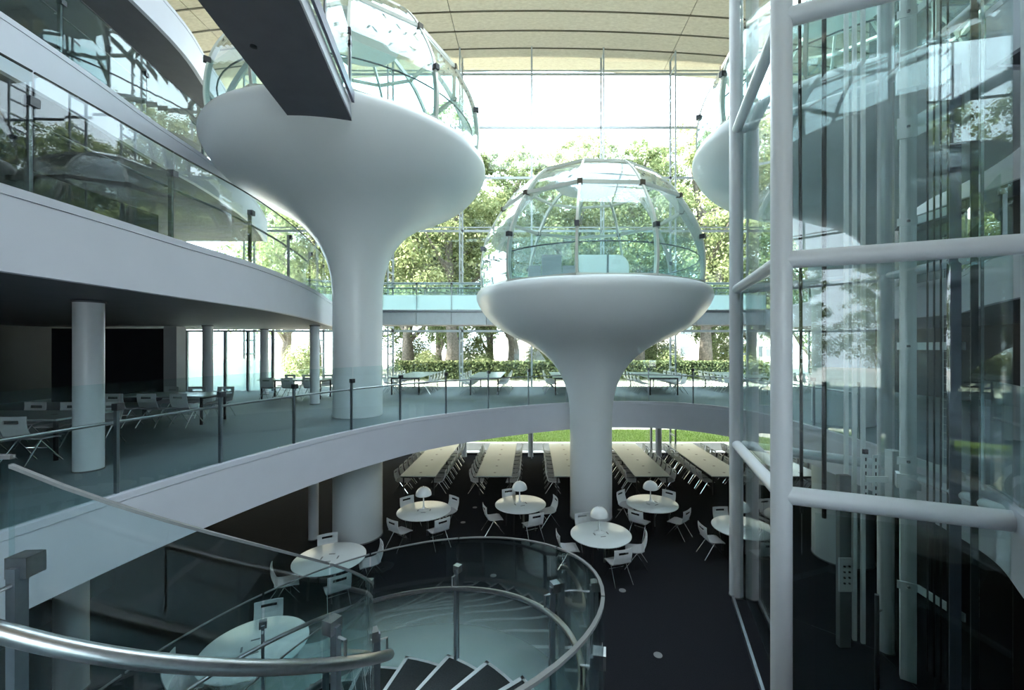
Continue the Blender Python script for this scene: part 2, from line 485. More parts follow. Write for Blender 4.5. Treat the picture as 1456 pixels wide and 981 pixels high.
sky = thing('added_roof_light', 'unseen glazed roof light added to brighten the open well of the hall', 'window', kind='structure')  # out of view, put in for more daylight from above
for a in range(5):
    xa = -3.5 + 10.3 / 5 * a
    for c in range(4):
        ya = SKY0 + (SKY1 - SKY0) / 4 * c; dy = (SKY1 - SKY0) / 4
        MB().box((xa + 1.03, ya + dy / 2, roof_z(1.5) + .15), (2.0, dy - .06, .02)).build('pane', 'facade_glass', sky)
for a in range(6): MB().box((-3.5 + 10.3 / 5 * a, (SKY0 + SKY1) / 2, roof_z(1.5) + .12), (.06, SKY1 - SKY0, .16)).build('glazing_bar', 'mullion_grey', sky)
for c in range(5): MB().box((1.65, SKY0 + (SKY1 - SKY0) / 4 * c, roof_z(1.5) + .12), (10.3, .06, .14)).build('glazing_bar', 'mullion_grey', sky)


# glass fronts: mullion trusses, transoms, panes
TZ = [0.0, E - 2.1, E + 0.78, E + 3.15, E + 5.76, E + 8.40, E + 10.90, E + 13.55]
def glass_front(name, y, sgn, label, detail=True, XL=XL, XR=XR):
    root = thing(name, label, 'window', kind='structure')
    xs = [x for x in (-17.25 + 3.45 * i for i in range(10)) if XL < x < XR]
    for x in xs:
        top = roof_z(x) - 0.02
        if detail:
            m1 = MB().box((x, y, top / 2), (0.09, 0.06, top)).build('mullion', 'mullion_grey', root)
            mb = MB().box((x, y - 0.75 * sgn, top / 2), (0.07, 0.05, top)).build('truss_chord', 'mullion_grey', m1)
            mb = MB()
            zz = 0.4
            while zz < top:
                mb.box((x, y - 0.375 * sgn, zz), (0.03, 0.70, 0.09)); zz += 0.66
            mb.build('spacer', 'mullion_grey', m1)
        else:
            MB().box((x, y, top / 2), (0.08, 0.25, top)).build('mullion', 'mullion_grey', root)
    for z in TZ[1:]:
        tr = MB().box(((XL + XR) / 2, y, z), (XR - XL, 0.06, 0.11)).build('transom', 'mullion_grey', root)
        if z in (TZ[-1], TZ[4]):
            MB().box(((XL + XR) / 2, y - 0.02, z + 0.17), (XR - XL, 0.05, 0.05)).build('transom_rail', 'mullion_grey', tr)
    zs = TZ + [None]
    for i in range(-1, len(xs)):
        xa = XL if i < 0 else xs[i]; xb = XR if i + 1 >= len(xs) else xs[i + 1]
        for j in range(len(zs) - 1):
            za = zs[j] + 0.04; zb = (zs[j + 1] - 0.04) if zs[j + 1] else min(roof_z(xa), roof_z(xb)) - 0.03
            if j == 0: za = 0.10
            mb = MB().box(((xa + xb) / 2, y + 0.01 * sgn, (za + zb) / 2), (xb - xa - 0.08, 0.016, zb - za))
            mb.build('pane', 'facade_glass', root)
    return root
glass_front('window_1', WY, 1, 'tall glass front of slim grey mullions looking onto trees and lawn')
glass_front('window_2', BY, -1, 'rear glass front of the hall behind the viewer', detail=False, XL=-2.2, XR=5.4)
o = MB().box(((XL + XR) / 2, WY, 0.05), (XR - XL, 0.14, 0.10)).build('trim_1', 'dark_steel')
tag(o, 'low dark sill along the foot of the glass front', 'sill', kind='structure')

# ------------------------------------------------------------------ outdoors
prof = [(22.2, .36), (23.0, .46), (24.2, .62)]
def strip(name, prof, mat, label, cat):
    vs_ = []; fs = []
    for y, z in prof: vs_ += [(-70, y, z), (70, y, z)]
    n_ = len(prof); vs_ += [(x, y, z - 0.4) for x, y, z in vs_]
    for i in range(n_ - 1):
        a = 2 * i; fs += [(a, a + 1, a + 3, a + 2), (a + 2 * n_, a + 2 + 2 * n_, a + 3 + 2 * n_, a + 1 + 2 * n_)]
    e = 2 * (n_ - 1); fs += [(0, 2 * n_, 2 * n_ + 1, 1), (e, e + 1, e + 1 + 2 * n_, e + 2 * n_)]
    return tag(MB().add(vs_, fs).build(name, mat), label, cat, kind='structure')
strip('lawn', prof, 'soil_grass', 'strip of green lawn just outside the lower windows', 'lawn')
strip('gravel_margin', [(21.1, -0.02), (21.9, 0.0)], 'render_white', 'bright strip of white gravel at the foot of the window', 'gravel')
o = MB().box((0, 22.05, 0.14), (140, 0.28, 0.46)).build('white_kerb', 'render_white')
tag(o, 'low white kerb holding back the lawn outside the window', 'kerb', kind='structure')
strip('path', [(24.2, .62), (26.6, E - 4.55)], 'gravel', 'pale sunlit gravel path beyond the lawn strip', 'path')
strip('bank', [(26.6, E - 4.55), (27.3, E - 3.6), (28.3, E - 2.12), (36, E - 2.0), (110, E - 1.6)], 'gravel', 'pale ground rising to the hedge and trees', 'ground')
o = MB().box((0, -70, -0.35), (160, 113, 0.3)).build('forecourt', 'concrete_light')
tag(o, 'pale forecourt paving behind the hall', 'ground', kind='structure')

def quads_mesh(name, centers, normals, sizes, mat, spin=None, tri=False):
    """leaf cards: one small quad (or blade) each"""
    n_ = len(centers)
    nrm = normals / np.linalg.norm(normals, axis=1, keepdims=True)
    ref = rng.normal(size=(n_, 3)); u = np.cross(nrm, ref); u /= np.linalg.norm(u, axis=1, keepdims=True)
    w = np.cross(nrm, u)
    s = sizes[:, None]
    v = np.stack([centers - u * s * 0.5, centers + w * s * 0.32, centers + u * s * 0.5, centers - w * s * 0.32], axis=1).reshape(-1, 3)
    me = bpy.data.meshes.new(name)
    me.vertices.add(4 * n_); me.vertices.foreach_set('co', v.ravel())
    me.loops.add(4 * n_); me.loops.foreach_set('vertex_index', np.arange(4 * n_))
    me.polygons.add(n_); me.polygons.foreach_set('loop_start', np.arange(0, 4 * n_, 4))
    me.materials.append(MATS[mat]); me.update(calc_edges=True); me.validate()
    return me

def make_tree(label, height, base, crown_r, mat, nl, seed, group):
    rs = np.random.default_rng(seed)
    root = thing('leafy_tree', label, 'tree', group=group)
    pts = [(0, 0, -0.3), (rs.normal() * .1, rs.normal() * .1, base * .5), (rs.normal() * .25, rs.normal() * .25, base), (rs.normal() * .5, rs.normal() * .5, height * .55), (rs.normal() * .6, rs.normal() * .6, height * .85)]
    r0 = 0.030 * height
    MB().tube(catmull(pts, 4), 0, 9, radii=list(np.linspace(r0, r0 * 0.25, 17))).build('trunk', 'bark', root, smooth=True)
    blobs = []
    nb = 13
    for i in range(nb):
        a = i * 2.4 + rs.uniform(0, .6); u = (i + 0.5) / nb
        zc = base + (height - base) * (0.08 + 0.86 * u)
        rr = crown_r * (0.75 - 0.55 * abs(u - 0.38) * 1.4)
        bx_, by_ = rr * math.cos(a) * .8, rr * math.sin(a) * .8
        br = crown_r * rs.uniform(0.36, 0.56) * (1.05 - 0.4 * u)
        blobs.append((bx_, by_, zc, br))
        st = (0, 0, max(base * 0.55, zc - rs.uniform(1.5, 3.2)))
        MB().tube([st, (bx_ * .5, by_ * .5, (st[2] + zc) / 2 - .2), (bx_, by_, zc)], 0, 5, radii=[r0 * .42, r0 * .28, r0 * .1]).build('branch', 'bark', root, smooth=True)
    C = []; N = []
    per = nl // nb
    for bx_, by_, zc, br in blobs:
        d = rs.normal(size=(per, 3)); d /= np.linalg.norm(d, axis=1, keepdims=True)
        # clumped: leaves gather round twig ends
        tw = rs.normal(size=(26, 3)); tw /= np.linalg.norm(tw, axis=1, keepdims=True)
        tw = tw * rs.uniform(.55, 1.0, size=(26, 1))
        pick = tw[rs.integers(0, 26, per)]
        p = pick + d * rs.uniform(0.05, .42, size=(per, 1))
        p[:, 2] *= 0.72
        C.append(p * br + np.array([bx_, by_, zc])); N.append(d + np.array([0, 0, .5]))
    C = np.concatenate(C); N = np.concatenate(N)
    me = quads_mesh('crown', C, N, rs.uniform(0.13, 0.30, len(C)), mat)
    link('crown', me, root)['kind'] = 'stuff'
    return root

GT = 'trees beyond the hedge'
T1 = make_tree('tall pale green tree beyond the hedge', 19.5, 3.8, 5.6, 'leaf_light', 26000, 3, GT)
T2 = make_tree('tall mid green tree beyond the hedge', 18.5, 3.4, 5.8, 'leaf_mid', 26000, 5, GT)
T3 = make_tree('dense dark green tree far beyond the hedge', 17.0, 1.8, 5.4, 'leaf_dark', 26000, 9, GT)
K = {id(t): tree_of(t) for t in (T1, T2, T3)}
GZ = E - 2.05
spots = [(T2, -9.6, 33.0, .3), (T1, -6.2, 31.5, 1.1), (T2, -1.6, 34.5, 2.3), (T1, 3.6, 33.5, 4.0), (T2, 8.6, 34.2, .9), (T1, 13.4, 32.5, 5.2),
         (T3, 19.6, 29.2, 3.3), (T3, 25.5, 30.5, .4), (T2, 18.4, 35.5, 3.3), (T3, -13.8, 36.5, 1.4), (T3, -4.2, 42, 2.2), (T3, 1.4, 44, .5), (T3, 6.6, 43, 3.6), (T3, 12.0, 42, 1.9), (T3, 17.5, 41, 4.4),
         (T3, -9.5, 43, 5.3), (T1, -17.0, 33, 2.9), (T2, -21.0, 36, 4.6), (T1, 24.5, 36, 1.2), (T2, -6.8, 39, 5.0), (T1, .9, 39.5, 3.1), (T2, 6.0, 38.5, .2), (T1, 10.8, 38.5, 2.5), (T1, -12.2, 40.5, .8)]
spots += [(T3, 9.0, -52, .7), (T2, 0.0, -56, 2.0), (T3, -9.0, -54, 1.0), (T1, 18, -56, 3)]   # seen mirrored in the lift glass
used = set()
for t, x, y, rz in spots:
    if id(t) not in used:
        used.add(id(t)); t.location = (x, y, GZ if y > 0 else -.2); t.rotation_euler[2] = rz
    else:
        dup(t, (x, y, GZ if y > 0 else -.2), rz, None if y > 0 else ['tall', 'dense'][t is T3] + ' tree outside the rear window, mirrored in the lift glass', kids=K[id(t)])

# low bushes
def make_bush(label, r, h, mat, nl, seed, loc, group):
    rs = np.random.default_rng(seed)
    root = thing('garden_bush', label, 'bush', loc=loc, group=group)
    d = rs.normal(size=(nl, 3)); d /= np.linalg.norm(d, axis=1, keepdims=True)
    d[:, 2] = np.abs(d[:, 2])
    p = d * rs.uniform(.6, 1.02, size=(nl, 1)) * np.array([r, r, h])
    me = quads_mesh('foliage', p, d + np.array([0, 0, .3]), rs.uniform(.1, .22, nl), mat)
    link('foliage', me, root)['kind'] = 'stuff'
    mb = MB()
    for i in range(5):
        a = i * 1.26; mb.tube([(0, 0, -.1), (r * .4 * math.cos(a), r * .4 * math.sin(a), h * .6)], .03, 5)
    mb.build('stem', 'bark', root)
    return root
for i, (x, y, r, h, mt) in enumerate([(-7.6, 30.6, 1.2, 1.9, 'leaf_light'), (-3.6, 31.2, 1.0, 1.6, 'leaf_mid'), (6.2, 31.0, 1.3, 2.3, 'leaf_light'), (10.2, 31.4, 1.2, 2.0, 'leaf_mid'), (15.6, 30.8, 1.1, 1.8, 'leaf_light'), (-12.5, 30.6, 1.4, 2.2, 'leaf_mid'), (-5.0, 36.8, 2.2, 3.4, 'leaf_mid'), (.9, 36.6, 2.0, 3.0, 'leaf_light'), (-10.2, 36.6, 2.4, 3.6, 'leaf_mid'), (11.0, 36.0, 2.2, 3.2, 'leaf_mid'), (16.8, 35.6, 2.3, 3.4, 'leaf_light'), (-16.4, 30.2, 1.5, 2.6, 'leaf_light')]):
    make_bush('rounded %s bush behind the clipped hedge' % ('yellow green' if mt == 'leaf_light' else 'mid green'), r, h, mt, int(1900 * r * r ** .5), 40 + i, (x, y, GZ), 'garden bushes')

# clipped hedge
root = thing('clipped_hedge', 'long clipped hedge running behind the glass front', 'hedge', loc=(3.5, 28.6, GZ - 0.1))
MB().box((0, 0, 0.5), (24.6, 0.66, 0.98)).build('hedge_core', 'hedge_core', root)
nl = 17000
p = np.stack([rng.uniform(-12.4, 12.4, nl), rng.choice([-1, 1], nl, p=[.75, .25]) * rng.uniform(.30, .46, nl), rng.uniform(0, 1.18, nl)], axis=1)
topm = rng.uniform(size=nl) < .3
p[topm, 1] = rng.uniform(-.42, .42, topm.sum()); p[topm, 2] = rng.uniform(1.0, 1.2, topm.sum())
me = quads_mesh('foliage', p, rng.normal(size=(nl, 3)) + np.array([0, -.8, .6]), rng.uniform(.10, .22, nl), 'hedge_leaf')
link('foliage', me, root)['kind'] = 'stuff'

# grass blades on the lawn strip
nb = 30000
gy = rng.uniform(22.25, 24.1, nb); gx = rng.uniform(-9, 14, nb)
gz = np.interp(gy, [a for a, b_ in prof], [b_ for a, b_ in prof])
ht = rng.uniform(.05, .13, nb); an = rng.uniform(0, PI, nb); lean = rng.normal(0, .03, (nb, 2))
base = np.stack([gx, gy, gz - .01], axis=1)
du = np.stack([np.cos(an), np.sin(an), np.zeros(nb)], axis=1) * .012
tip = base + np.stack([lean[:, 0], lean[:, 1], ht], axis=1)
v = np.stack([base - du, base + du, tip], axis=1).reshape(-1, 3)
me = bpy.data.meshes.new('grass')
me.vertices.add(3 * nb); me.vertices.foreach_set('co', v.ravel())
me.loops.add(3 * nb); me.loops.foreach_set('vertex_index', np.arange(3 * nb))
me.polygons.add(nb); me.polygons.foreach_set('loop_start', np.arange(0, 3 * nb, 3))
me.materials.append(MATS['grass_blade']); me.update(calc_edges=True)
tag(link('grass', me), 'short bright green grass on the lawn strip outside', 'grass', kind='stuff')

# neighbouring buildings
def building(label, x0, x1, y, h, nx, nz, mat, winw, winh):
    root = thing('campus_building', label, 'building', loc=((x0 + x1) / 2, y, GZ))
    W = x1 - x0
    MB().box((0, 3, h / 2 - .2), (W, 6, h + .4)).build('walls', mat, root)
    MB().box((0, 2.8, h + .1), (W + .5, 6.6, .3)).build('roof', 'roof_grey', root)
    for i in range(nx):
        for j in range(nz):
            cx = -W / 2 + W * (i + .5) / nx; cz = h * (j + .52) / nz
            w_ = MB().box((cx, -.02, cz), (winw + .16, .08, winh + .16)).build('window', 'render_white', root)
            MB().box((cx, -.05, cz), (winw, .06, winh)).build('pane', 'window_dark', w_)
    return root
building('white rendered building seen past the tree trunks', -3.5, 9.0, 56, 5.2, 5, 2, 'render_white', 1.3, .8)
building('pale concrete block with rows of windows beyond the hedge', 13.5, 31.0, 54, 8.4, 7, 3, 'concrete_light', 1.5, 1.3)

# ------------------------------------------------------------------ columns
def column(x, y, r, z0, z1, label, group=None):
    root = thing('round_column', label, 'column', (x, y, z0), group=group)
    MB().lathe([(r, 0), (r, z1 - z0)], 32).build('shaft', 'white_paint', root, smooth=True)
    MB().lathe([(r + .012, 0), (r + .012, .02)], 32).build('base_ring', 'insert_grey', root, smooth=True)
    MB().lathe([(r + .02, z1 - z0 - .03), (r + .02, z1 - z0 - .001)], 32).build('top_ring', 'soffit_paint', root, smooth=True)
ZS = Z_UP - 0.78
column(-6.98, 6.65, .18, Z_MID, ZS, 'stout white column on the dim middle floor behind the curved glass rail')
column(-10.9, 14.2, .15, Z_MID, ZS, 'slim column beside the near black wall on the middle floor')
column(-7.35, 14.3, .15, Z_MID, ZS, 'slim column on the middle floor beside the large pod stem')
column(-10.9, 17.2, .15, Z_MID, ZS, 'slim column before the far glazed corner of the middle floor')
ZL = Z_MID - 0.90
column(-0.05, 20.62, .13, 0, ZL, 'thin column by the lawn window, before the aisle beside the central pod stem')
column(6.2, 20.62, .15, 0, ZL, 'thin column by the lawn window, paired with a slender pipe')
column(5.86, 20.7, .06, 0, ZL, 'slender pipe column close to the lawn window')
column(-3.3, 20.62, .13, 0, ZL, 'thin column at the lawn window end of the table beside the large pod')
column(-6.1, 11.8, .13, 0, ZL, 'dim column of the lower level behind the large pod stem')
column(-7.2, 6.6, .2, 0, ZL, 'dim lower column beneath the stout white column')

# ------------------------------------------------------------------ pods
SH = [(.66, -2.6), (.67, -2.1), (.72, -1.6), (.86, -1.1), (1.10, -.66), (1.45, -.27), (1.95, .07), (2.5, .33), (3.0, .64), (3.36, 1.0), (3.56, 1.34), (3.60, 1.52), (3.55, 1.66), (3.47, 1.71)]
NR = 11
A0 = rad(-90 - 13.5)
DOME = [(3.42, 1.70), (3.47, 2.2), (3.42, 2.8), (3.24, 3.4), (2.8, 4.18), (2.45, 4.66), (2.0, 5.06), (1.2, 5.42), (.45, 5.56)]
def rib_mesh():
    P = catmull([(r_, z) for r_, z in DOME], 5)
    vs_ = []; fs = []
    n_ = len(P)
    for i in range(n_):
        a = Vector(P[max(i - 1, 0)]); c = Vector(P[min(i + 1, n_ - 1)]); t_ = (c - a).normalized(); q = Vector((t_.y, -t_.x))   # outward
        for dr, dw in ((.03, -.032), (.03, .032), (-.09, .032), (-.09, -.032)):
            vs_.append((P[i][0] + q.x * dr, dw, P[i][1] + q.y * dr))
    for i in range(n_ - 1):
        for k in range(4): fs.append((i * 4 + k, i * 4 + (k + 1) % 4, i * 4 + 4 + (k + 1) % 4, i * 4 + 4 + k))
    fs += [(3, 2, 1, 0), tuple(range(n_ * 4 - 4, n_ * 4))]
    return MB().add(vs_, fs).mesh('rib', 'frame_cream')
def pane_mesh(P, mat):
    h = PI / NR; g = .018; vs_ = []; fs = []
    n_ = len(P)
    for r_, z in P:
        for k, off in ((0, .012), (1, 0)):
            for s in (-1, 1):
                a = s * (h - g / max(r_, .3))
                vs_.append(((r_ + off) * math.cos(a) / 1, (r_ + off) * math.sin(a), z))
    for i in range(n_ - 1):
        a = i * 4; c = a + 4
        fs += [(a, a + 1, c + 1, c), (a + 3, a + 2, c + 2, c + 3), (a + 1, a + 3, c + 3, c + 1), (a + 2, a, c, c + 2)]
    fs += [(0, 2, 3, 1), (n_ * 4 - 4, n_ * 4 - 3, n_ * 4 - 1, n_ * 4 - 2)]
    return MB().add(vs_, fs).mesh('glass_pane', mat)
def ring_seg_mesh(r_, z, w, d):
    h = PI / NR; L = 2 * r_ * math.sin(h)
    return MB().box((r_ * math.cos(h), 0, z), (d, L, w)).mesh('ring_beam', 'frame_cream')
fullP = catmull([(r_, z) for r_, z in DOME], 5)
lowP = [p for p in fullP if p[1] <= 2.80001 + .02]
i2 = min(range(len(fullP)), key=lambda i: abs(fullP[i][1] - 2.8)); i4 = min(range(len(fullP)), key=lambda i: abs(fullP[i][1] - 4.18)); i5 = min(range(len(fullP)), key=lambda i: abs(fullP[i][1] - 5.06))
ME_RIB = rib_mesh()
ME_P = [pane_mesh(fullP[:i2 + 1], 'dome_low_glass'), pane_mesh(fullP[i2:i4 + 1], 'dome_glass'), pane_mesh(fullP[i4:i5 + 1], 'dome_glass'), pane_mesh(fullP[i5:], 'dome_glass')]
ME_R = [ring_seg_mesh(2.8, 4.18, .09, .10), ring_seg_mesh(2.0, 5.06, .07, .09), ring_seg_mesh(3.44, 1.74, .05, .10)]
ME_CL = MB().box((3.42, 0, 2.95), (.14, .11, .12)).mesh('clamp', 'dark_steel')
ME_ND = MB().box((2.80, 0, 4.18), (.15, .13, .13)).mesh('node_clamp', 'joint_dark')
def ringpts(r_, z, n_=48, a0=0, a1=2 * PI): return [(r_ * math.cos(a0 + (a1 - a0) * k / n_), r_ * math.sin(a0 + (a1 - a0) * k / n_), z) for k in range(n_ + 1)]
ME_HR = MB().tube(ringpts(3.22, 2.56, 48), .018, 6, caps=False).mesh('handrail', 'dark_steel', True)
ME_DISC = MB().lathe([(1.09, 5.08), (1.13, 5.11), (1.13, 5.20), (1.05, 5.24)], 40).mesh('ceiling_disc', 'pod_paint', True)
ME_HUB = MB().lathe([(.5, 5.53), (.5, 5.62), (.2, 5.66)], 24).mesh('roof_hub', 'frame_cream', True)
ME_ROD = MB().box((0, 0, 5.4), (.03, .03, .34)).box((.6, 0, 5.36), (.02, .02, .3)).box((-.6, 0, 5.36), (.02, .02, .3)).mesh('hanger', 'post_steel')
def pod(x, y, dz, label, skip=()):
    """dz lifts bowl and dome; the stem always reaches the lower floor"""
    root = thing('reading_pod', label, 'pod', (x, y, 0))
    prof_ = catmull([(r_, z) for r_, z in SH], 5)
    body = [(.66, 0.0), (.66, 1.0)] + [(r_, z + E + dz) for r_, z in prof_] + [(3.36, E + dz + 1.72), (3.32, E + dz + 1.66), (3.32, E + dz + 1.50)]
    MB().lathe(body, 96).build('bowl_and_stem', 'pod_paint', root, smooth=True)
    MB().lathe([(.675, .0), (.675, .03)], 48).build('stem_collar', 'insert_grey', root, smooth=True)
    zz = E + dz
    MB().lathe([(3.3, zz + 1.505), (3.3, zz + 1.53)], 64).build('pod_floor', 'grey_carpet', root)
    for k in range(NR):
        a = A0 + k * 2 * PI / NR
        rb = link('rib', ME_RIB, root, (0, 0, zz), a)
        link('clamp', ME_CL, rb); link('node_clamp', ME_ND, rb)
        for q, me in enumerate(ME_P):
            if (k, q) in skip: continue
            link('glass_pane', me, root, (0, 0, zz), a + PI / NR)
        for me in ME_R: link('ring_beam', me, root, (0, 0, zz), a + PI / NR)
    link('handrail', ME_HR, root, (0, 0, zz))
    d = link('ceiling_disc', ME_DISC, root, (0, 0, zz)); link('hanger', ME_ROD, d)
    link('roof_hub', ME_HUB, root, (0, 0, zz))
    return root
PC = (1.88, 13.4); PA = (-4.94, 12.0); PD = (7.95, 10.8)
pod(*PC, 0.0, 'white mushroom pod with its whole glass dome in view at the middle of the hall')
pod(*PA, 3.6, 'large white mushroom pod with raised bowl reached by the dark walkway', skip=((9, 0), (9, 1)))
pod(*PD, 3.6, 'white mushroom pod half hidden behind the lift frame')
pod(4.7, -2.3, 3.6, 'white mushroom pod behind the viewer, seen mirrored in the lift glass')

# ------------------------------------------------------------------ balustrades
def balustrade(path, z, label, spacing=1.45, side=1, top=1.47, rail=.94, group=None, railmat='dark_steel', post_mat='post_steel', cap=None, drop=0.0, post_h=1.15, rail_r=.021, last_post=True):
    """curved glass guard: panes, posts with clamp blocks, handrail on the floor side"""
    root = thing('glass_balustrade', label, 'balustrade', (0, 0, z), group=group)
    P = [Vector((p[0], p[1])) for p in path]
    sub = 6
    n_seg = max(1, round(sum((b_ - a).length for a, b_ in zip(P, P[1:])) / spacing))
    fine = resample(path, sum((b_ - a).length for a, b_ in zip(P, P[1:])) / (n_seg * sub))
    fine = fine[:n_seg * sub + 1]
    nf = len(fine)
    def nrm(i):
        t_ = (fine[min(i + 1, nf - 1)] - fine[max(i - 1, 0)]).normalized()
        return Vector((-t_.y, t_.x)) * side, math.atan2(t_.y, t_.x)
    for k in range(n_seg):
        seg = [fine[k * sub + j] for j in range(sub + 1)]
        t0 = (seg[1] - seg[0]).normalized() * .012; t1 = (seg[-1] - seg[-2]).normalized() * .012
        seg = [seg[0] + t0] + seg[1:-1] + [seg[-1] - t1]
        MB().ribbon(seg, .02 - drop, top, .014).build('glass_pane', 'rail_glass', root)
        if cap: MB().ribbon(seg, top + .001, top + .018, .02).build('top_edge', cap, root)
    for k in range(n_seg + (1 if last_post else 0)):
        i = k * sub
        q, a = nrm(i); p = fine[i] + q * .045
        ps = MB().box((p.x, p.y, post_h / 2), (.035, .05, post_h - .02), a).build('post', post_mat, root)
        MB().box((fine[i].x + q.x * .02, fine[i].y + q.y * .02, post_h), (.09, .09, .09), a).build('clamp', 'dark_steel', ps)
        pr = fine[i] + q * .12
        MB().tube([(p.x, p.y, rail - .03), (pr.x, pr.y, rail - .03), (pr.x, pr.y, rail)], .009, 6).build('bracket', 'brushed_steel', ps)
    pts = []
    for i in range(nf):
        q, a = nrm(i); p = fine[i] + q * .12; pts.append((p.x, p.y, rail))
    MB().tube(pts, rail_r, 10).build('handrail', railmat, root, smooth=True)
    return root

far_path = void_far[:8 * 14 - 2]
balustrade([p for p in far_path if p[1] > 2.0], Z_MID, 'long curved glass guard along the edge of the middle floor', side=1, railmat='brushed_steel')
rp = [p for p in void_far[8 * 15:8 * 17 + 5]]
balustrade(rp, Z_MID, 'short glass guard on the middle floor beside the lift', side=1, railmat='brushed_steel')
balustrade([p for p in up_left if p[1] > -5 and p[1] < 16.2], Z_UP, 'glass guard along the curved edge of the upper floor', side=1, spacing=1.7, top=1.22, rail=.76, cap='black_metal', post_h=.93, post_mat='dark_steel')
balustrade([p for p in l3 if p[1] > -5], Z_3, 'glass guard along the set back edge of the third floor', side=1, spacing=2.0, top=1.22, rail=.76, cap='black_metal', post_h=.93, post_mat='dark_steel')
balustrade([p for p in up_right if 6.5 < p[1] < 16.2], Z_UP, 'glass guard on the upper floor behind the lift', side=1, spacing=1.7, top=1.22, rail=.76, post_h=.93)

# ------------------------------------------------------------------ far footbridge
root = thing('footbridge', 'straight footbridge with frosted glass guards in front of the window wall', 'footbridge', (0, 0, 0))
by0, by1 = 17.08, 18.5
MB().box((.95, (by0 + by1) / 2, Z_UP - .05), (17.0, by1 - by0 - .02, .10)).build('deck', 'grey_carpet', root)
MB().box((.95, (by0 + by1) / 2, Z_UP - .36), (17.0, by1 - by0 - .12, .48)).build('beam', 'soffit_paint', root)
for k in range(12):
    xa = -7.5 + k * 17.0 / 12
    MB().box((xa + 17.0 / 24, by0 + .01, Z_UP - .36), (17.0 / 12 - .02, .05, .50)).build('fascia_panel', 'mullion_grey', root)
MB().box((.95, by0 - .005, Z_UP - .05), (17.0, .09, .09)).build('edge_channel', 'post_steel', root)
for yy in (by0 + .02, by1 - .05):
    for k in range(12):
        xa = -7.5 + k * 17.0 / 12
        MB().box((xa + 17.0 / 24, yy, Z_UP + .56), (17.0 / 12 - .03, .014, 1.08)).build('glass_pane', 'bridge_glass', root)
    for k in range(13):
        xa = -7.5 + k * 17.0 / 12
        ps = MB().box((xa, yy + .04, Z_UP + .53), (.03, .05, 1.06)).build('post', 'post_steel', root)
        MB().box((xa, yy + .02, Z_UP + 1.06), (.08, .08, .07)).build('clamp', 'dark_steel', ps)
    MB().tube([(-7.5, yy + .03, Z_UP + 1.08), (9.4, yy + .03, Z_UP + 1.08)], .022, 8).build('handrail', 'post_steel', root, smooth=True)
    MB().tube([(-7.5, yy + .1, Z_UP + .88), (9.4, yy + .1, Z_UP + .88)], .018, 8).build('handrail', 'dark_steel', root, smooth=True)

# ------------------------------------------------------------------ overhead walkway to the left pod
root = thing('overhead_walkway', 'dark bottomed walkway crossing overhead into the large raised pod', 'walkway', (0, 0, 0))
wz = E + 4.70
La, Lb = (-3.35, -2.0), (-5.02, 8.95)
Ra, Rb = (-1.66, -2.0), (-3.76, 8.85)
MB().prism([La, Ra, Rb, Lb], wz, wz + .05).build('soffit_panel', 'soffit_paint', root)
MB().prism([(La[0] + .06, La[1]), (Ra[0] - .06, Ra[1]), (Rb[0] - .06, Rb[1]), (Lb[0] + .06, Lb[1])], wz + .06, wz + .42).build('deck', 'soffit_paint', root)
MB().ribbon([(Ra[0] - .02, Ra[1]), (Rb[0] - .02, Rb[1])], wz + .055, wz + .30, .05).build('side_fascia', 'band_paint', root)
MB().ribbon([(Ra[0] + .06, Ra[1]), (Rb[0] + .06, Rb[1])], wz + .305, wz + .52, .05).build('upper_flange', 'lift_violet', root)
MB().ribbon([(La[0] + .02, La[1]), (Lb[0] + .02, Lb[1])], wz + .055, wz + .52, .05).build('side_fascia', 'band_paint', root)
for (a, c, sd) in ((Ra, Rb, -1), (La, Lb, 1)):
    A_, B_ = Vector(a), Vector(c)
    for k in range(7):
        p = A_.lerp(B_, k / 6 * .965 + .01); p2 = A_.lerp(B_, (k + 1) / 6 * .965)
        ps = MB().box((p.x + .02 * -sd, p.y, wz + .52 + .55), (.03, .05, 1.1)).build('post', 'post_steel', root)
        MB().box((p.x, p.y, wz + .52 + .95), (.08, .09, .08)).build('clamp', 'dark_steel', ps)
        if k < 6:
            MB().ribbon([p.lerp(p2, .03), p.lerp(p2, .97)], wz + .53, wz + 1.72, .014).build('glass_pane', 'rail_glass', root)
    p = A_.lerp(B_, .01); p2 = A_.lerp(B_, .975)
    MB().tube([(p.x + .1 * sd, p.y, wz + 1.42), (p2.x + .1 * sd, p2.y, wz + 1.42)], .02, 8).build('handrail', 'brushed_steel', root, smooth=True)
MB().lathe([(.05, 0), (.05, -.02), (.02, -.03)], 16, (-4.35, 6.6, wz)).build('downlight', 'black_metal', root)

